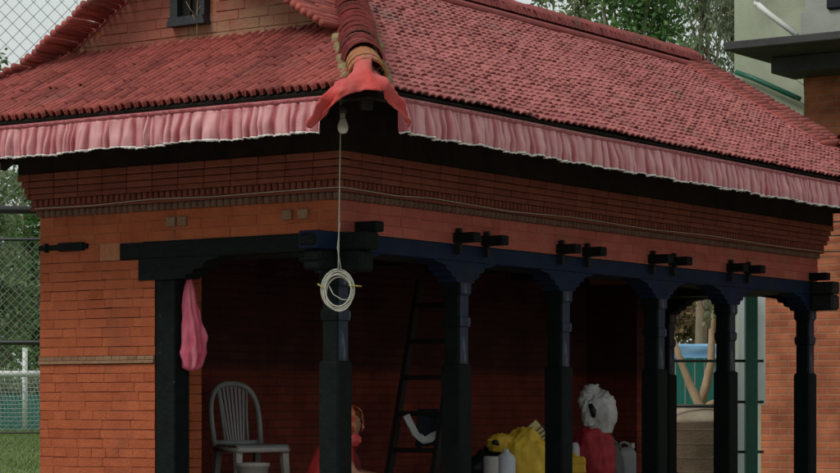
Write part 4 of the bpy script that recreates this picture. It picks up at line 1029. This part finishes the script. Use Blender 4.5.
# top right trees
D=34
def zt(py,d=D): return zz(py,d)
def xt(px,base,d=D): return (px-base)/2276*d
def crown(px,py,rxp,rzp,base,d=D,g=0): return ((xt(px,base,d),0,zt(py,d)-g),rxp/2276*d,rxp/2276*d,rzp/2276*d)
g=gz(0,D)
tree('tree',wloc(632,D)+Vector((0,0,g)),6,.16,[crown(640,-10,42,30,632,g=g),crown(600,-12,22,16,632,g=g),crown(660,25,26,26,632,g=g),crown(640,60,50,40,632,g=g)],M['leafC'],M['bark'],7500,.10,'bushy bright green tree just above the roof ridge, left of the thin trunks',3,aspect=.5)
tree('tree',wloc(700,D+3)+Vector((0,0,.7)),8,.12,[crown(690,-8,24,24,700,D+3,g=.7),crown(718,10,20,26,700,D+3,g=.7),crown(700,50,30,22,700,D+3,g=.7),crown(712,-50,30,30,700,D+3,g=.7)],M['leafB'],M['bark'],3600,.13,'thin grey-green eucalyptus with pale slender trunk behind the far roof corner',5,aspect=.28,droop=.8)
tree('tree',wloc(738,D+1)+Vector((0,0,.7)),8,.10,[crown(738,0,16,26,738,D+1,g=.7),crown(742,50,18,26,738,D+1,g=.7),crown(730,28,12,16,738,D+1,g=.7),crown(744,-50,22,26,738,D+1,g=.7)],M['leafB'],M['bark'],3000,.13,'grey-green drooping tree right beside the pale building wall',8,aspect=.28,droop=.8)
tree('tree',wloc(560,D+6)+Vector((0,0,.75)),6,.14,[crown(590,-2,26,14,560,D+6,g=.75),crown(548,-4,18,8,560,D+6,g=.75),crown(560,60,45,45,560,D+6,g=.75)],M['leafA'],M['bark'],6500,.14,'loose green treetop peeping over the middle of the roof ridge',12,aspect=.4)
# trees seen through the far end
tree('tree',wloc(705,40)+Vector((0,0,.7)),3,.04,[crown(690,322,26,22,705,40,g=.7),crown(725,322,26,24,705,40,g=.7),crown(760,315,26,24,705,40,g=.7)],M['leafD'],M['bark'],5000,.12,'russet and green bush seen above the blue tarpaulin',15,aspect=.6)
tree('tree',wloc(725,43)+Vector((0,0,.75)),4,.045,[crown(690,290,36,28,725,43,g=.75),crown(730,300,30,40,725,43,g=.75)],M['leafA'],M['bark'],7000,.15,'green tree behind the russet bush, seen through the far arch',16,aspect=.5)
# forked tan trunk
D=26
e=empty('forked_tree',wloc(702,D)+Vector((0,0,gz(0,D)-.02)),label='tan tree trunk forking into two branches behind the water tank',category='tree')
b=MB()
g=gz(0,D)-.02
P_=lambda px,py:(xt(px,702,D),0,zz(py,D)-g)
b.tube([P_(701,440),P_(700,405),P_(690,385),P_(681,362),P_(672,335)],[.075,.065,.045,.038,.03],9)
b.tube([P_(700,408),P_(706,385),P_(711,362),P_(712,330),P_(716,300),P_(712,240)],[.055,.05,.045,.04,.032,.022],9)
b.tube([P_(712,330),P_(700,305),P_(694,280)],[.035,.025,.015],7); b.tube([(0,0,0),P_(701,440)],[.12,.10],9)
b.tube([P_(700,408),P_(722,400),P_(735,380)],[.05,.035,.02],7)
b.build('trunk',M['bark_tan'],e)
b=MB(); rnd=random.Random(3)
for _ in range(260):
    px,py=rnd.choice([(694,285),(712,270),(716,310),(722,302)]); p=Vector(P_(px+rnd.gauss(0,6),py+rnd.gauss(0,8)))+Vector((0,rnd.gauss(0,.2),0)); a1=Vector((rnd.uniform(-1,1),rnd.uniform(-1,1),rnd.uniform(-1,.2))).normalized()*.1; a2=a1.cross(Vector((rnd.random(),rnd.random(),rnd.random()))).normalized()*.025
    b.add([p,p+a1*.5+a2,p+a1,p+a1*.5-a2],[(0,1,2,3)],rnd.random())
b.build('crown',M['leafB'],e)
# left trees
D=55
for i,(px,lst,mt,nl,lb) in enumerate([
    (-10,[(-10,200,30,34),(-20,260,36,40),(-6,310,34,40),(-14,360,30,30)],'leafA',9000,'tall green tree at the far left edge beyond the goal'),
    (30,[(32,185,20,22),(40,240,24,36),(34,300,26,40),(40,350,26,30)],'leafC',9000,'green tree right beside the left brick pier, beyond the goal'),
    (12,[(10,225,18,40),(14,290,24,50),(10,345,24,34),(-4,166,12,16),(20,182,10,10)],'leafB',7000,'grey-green tree between two greener trees beyond the goal')]):
    d=D+i*4; g=.75
    tree('tree',wloc(px,d)+Vector((0,0,g)),5.5,.16,[crown(a,c,r1,r2,px,d,g) for a,c,r1,r2 in lst],M[mt],M['bark'],int(nl*.6),.19,lb,30+i,aspect=.45)
tree('shrub',wloc(14,52)+Vector((0,0,.75)),1,.04,[crown(0,392,14,20,14,52,.75),crown(18,396,14,18,14,52,.75),crown(38,392,14,22,14,52,.75)],M['leafA'],M['bark'],3500,.12,'dark low shrubs behind the goal net',44)
tree('tree',wloc(-6,60)+Vector((0,0,.75)),7,.12,[crown(-4,60,8,7,-6,60,.75),crown(-18,70,16,14,-6,60,.75),crown(-20,100,26,26,-6,60,.75)],M['leafC'],M['bark'],2500,.18,'distant treetop peeping above the eave at the far left',47)

# goal
D=45
e=empty('football_goal',wloc(19,D)+Vector((0,0,gz(0,D))),label='white football goal with net on the grass at the left edge',category='goal')
H=zz(374,D)-gz(0,D)
b=MB(); b.tube([(-1.2,0,H),(.75,0,H)],.065,10); b.build('crossbar',M['steel_white'],e)
for x in (-1.2,.75):
    b=MB(); b.tube([(x,0,0),(x,0,H)],.06,10); b.build('post',M['steel_white'],e)
b=MB(); 
for i in range(27):
    x=-1.2+i*.075; b.tube([(x,.02,H),(x+.05,.6,H*.5),(x,.9,.02)],.006,4)
for j in range(15):
    z=H*(1-j/14); y=.02+.88*(j/14)**1.0; b.tube([(-1.2,y,z),(-.2,y+.05,z-.03),(.75,y,z)],.006,4)
b.build('net',M['net'],e)
b=MB(); b.tube([(0,0,0),(0,0,zz(348,47.5)-.75)],.055,10); b.build('white_pole',M['steel_white'],None,wloc(25,47.5)+Vector((0,0,.75)),label='thick white pole standing behind the goal net',category='pole')
b=MB()
for i in range(24): b.box(-2+i*.16,-2+i*.16+.15,-.02,.02,.70,.75+.78,tone=random.random())
b.build('teal_fence',M['teal'],None,wloc(20,49),label='low dark teal panel fence behind the goal at left',category='fence')

# chain link fences
def chain(name,dep,x0,x1,z0,z1,cell,wr,label,rails,posts,rr=.03):
    e=empty(name,(0,dep,0),label=label,category='fence',group='chain link fences')
    b=MB(); Wd=x1-x0; Hh=z1-z0
    n=int((Wd+Hh)/cell)+1
    for i in range(n):
        s=i*cell
        for sg in (1,-1):
            # line x = x0 + s - t (sg) , z = z0 + t
            t0=max(0,s-Wd); t1=min(Hh,s)
            if t1-t0<.02: continue
            k=6; pts=[]
            for j in range(k+1):
                t=t0+(t1-t0)*j/k; xx=x0+s-t if sg>0 else x1-s+t
                pts.append((xx+.004*noise.noise(Vector((xx*3,t*3,sg))),.0015*sg,z0+t+.01*noise.noise(Vector((xx*2,t*2,5)))))
            b.tube(pts,wr,4,smooth=False,cap=False)
    b.build('mesh',M['wire'],e)
    for (z,r,sl) in rails:
        b=MB(); b.tube([(x0,0,z+sl*.5),(x1,0,z-sl*.5)],r,8); b.build('rail',M['steel_dark'],e)
    for x in posts:
        b=MB(); b.tube([(x,.03,0),(x,.03,z1+.05)],.03,8); b.build('post',M['steel_dark'],e)
    return e
chain('chain_link_fence',17,-5.2,-1.2,P(1.44),P(4.1),.105,.0023,'tall chain link ball fence against the sky at upper left, above the thick black rail',[(P(1.46),.030,.05),(P(4.1),.024,0)],(-5.2,-1.2))
chain('chain_link_fence',27,-6.5,-2.0,.25,P(1.96),.10,.0028,'lower finer chain link fence at left in front of the goal',[(P(1.965),.018,0),(P(.74),.028,.0),(P(-.33),.010,0)],(-6.5,-2.0))
b=MB(); b.tube([(-4.2,0,P(4.12)),(-3.35,0,P(3.93)),(-2.7,0,P(3.74)),(-1.5,0,P(3.5))],.008,6); b.build('overhead_cable',M['steel_dark'],None,(-0.0,22.6-0,1.30),label='black cable crossing the sky at the upper left behind the chain link',category='cable')
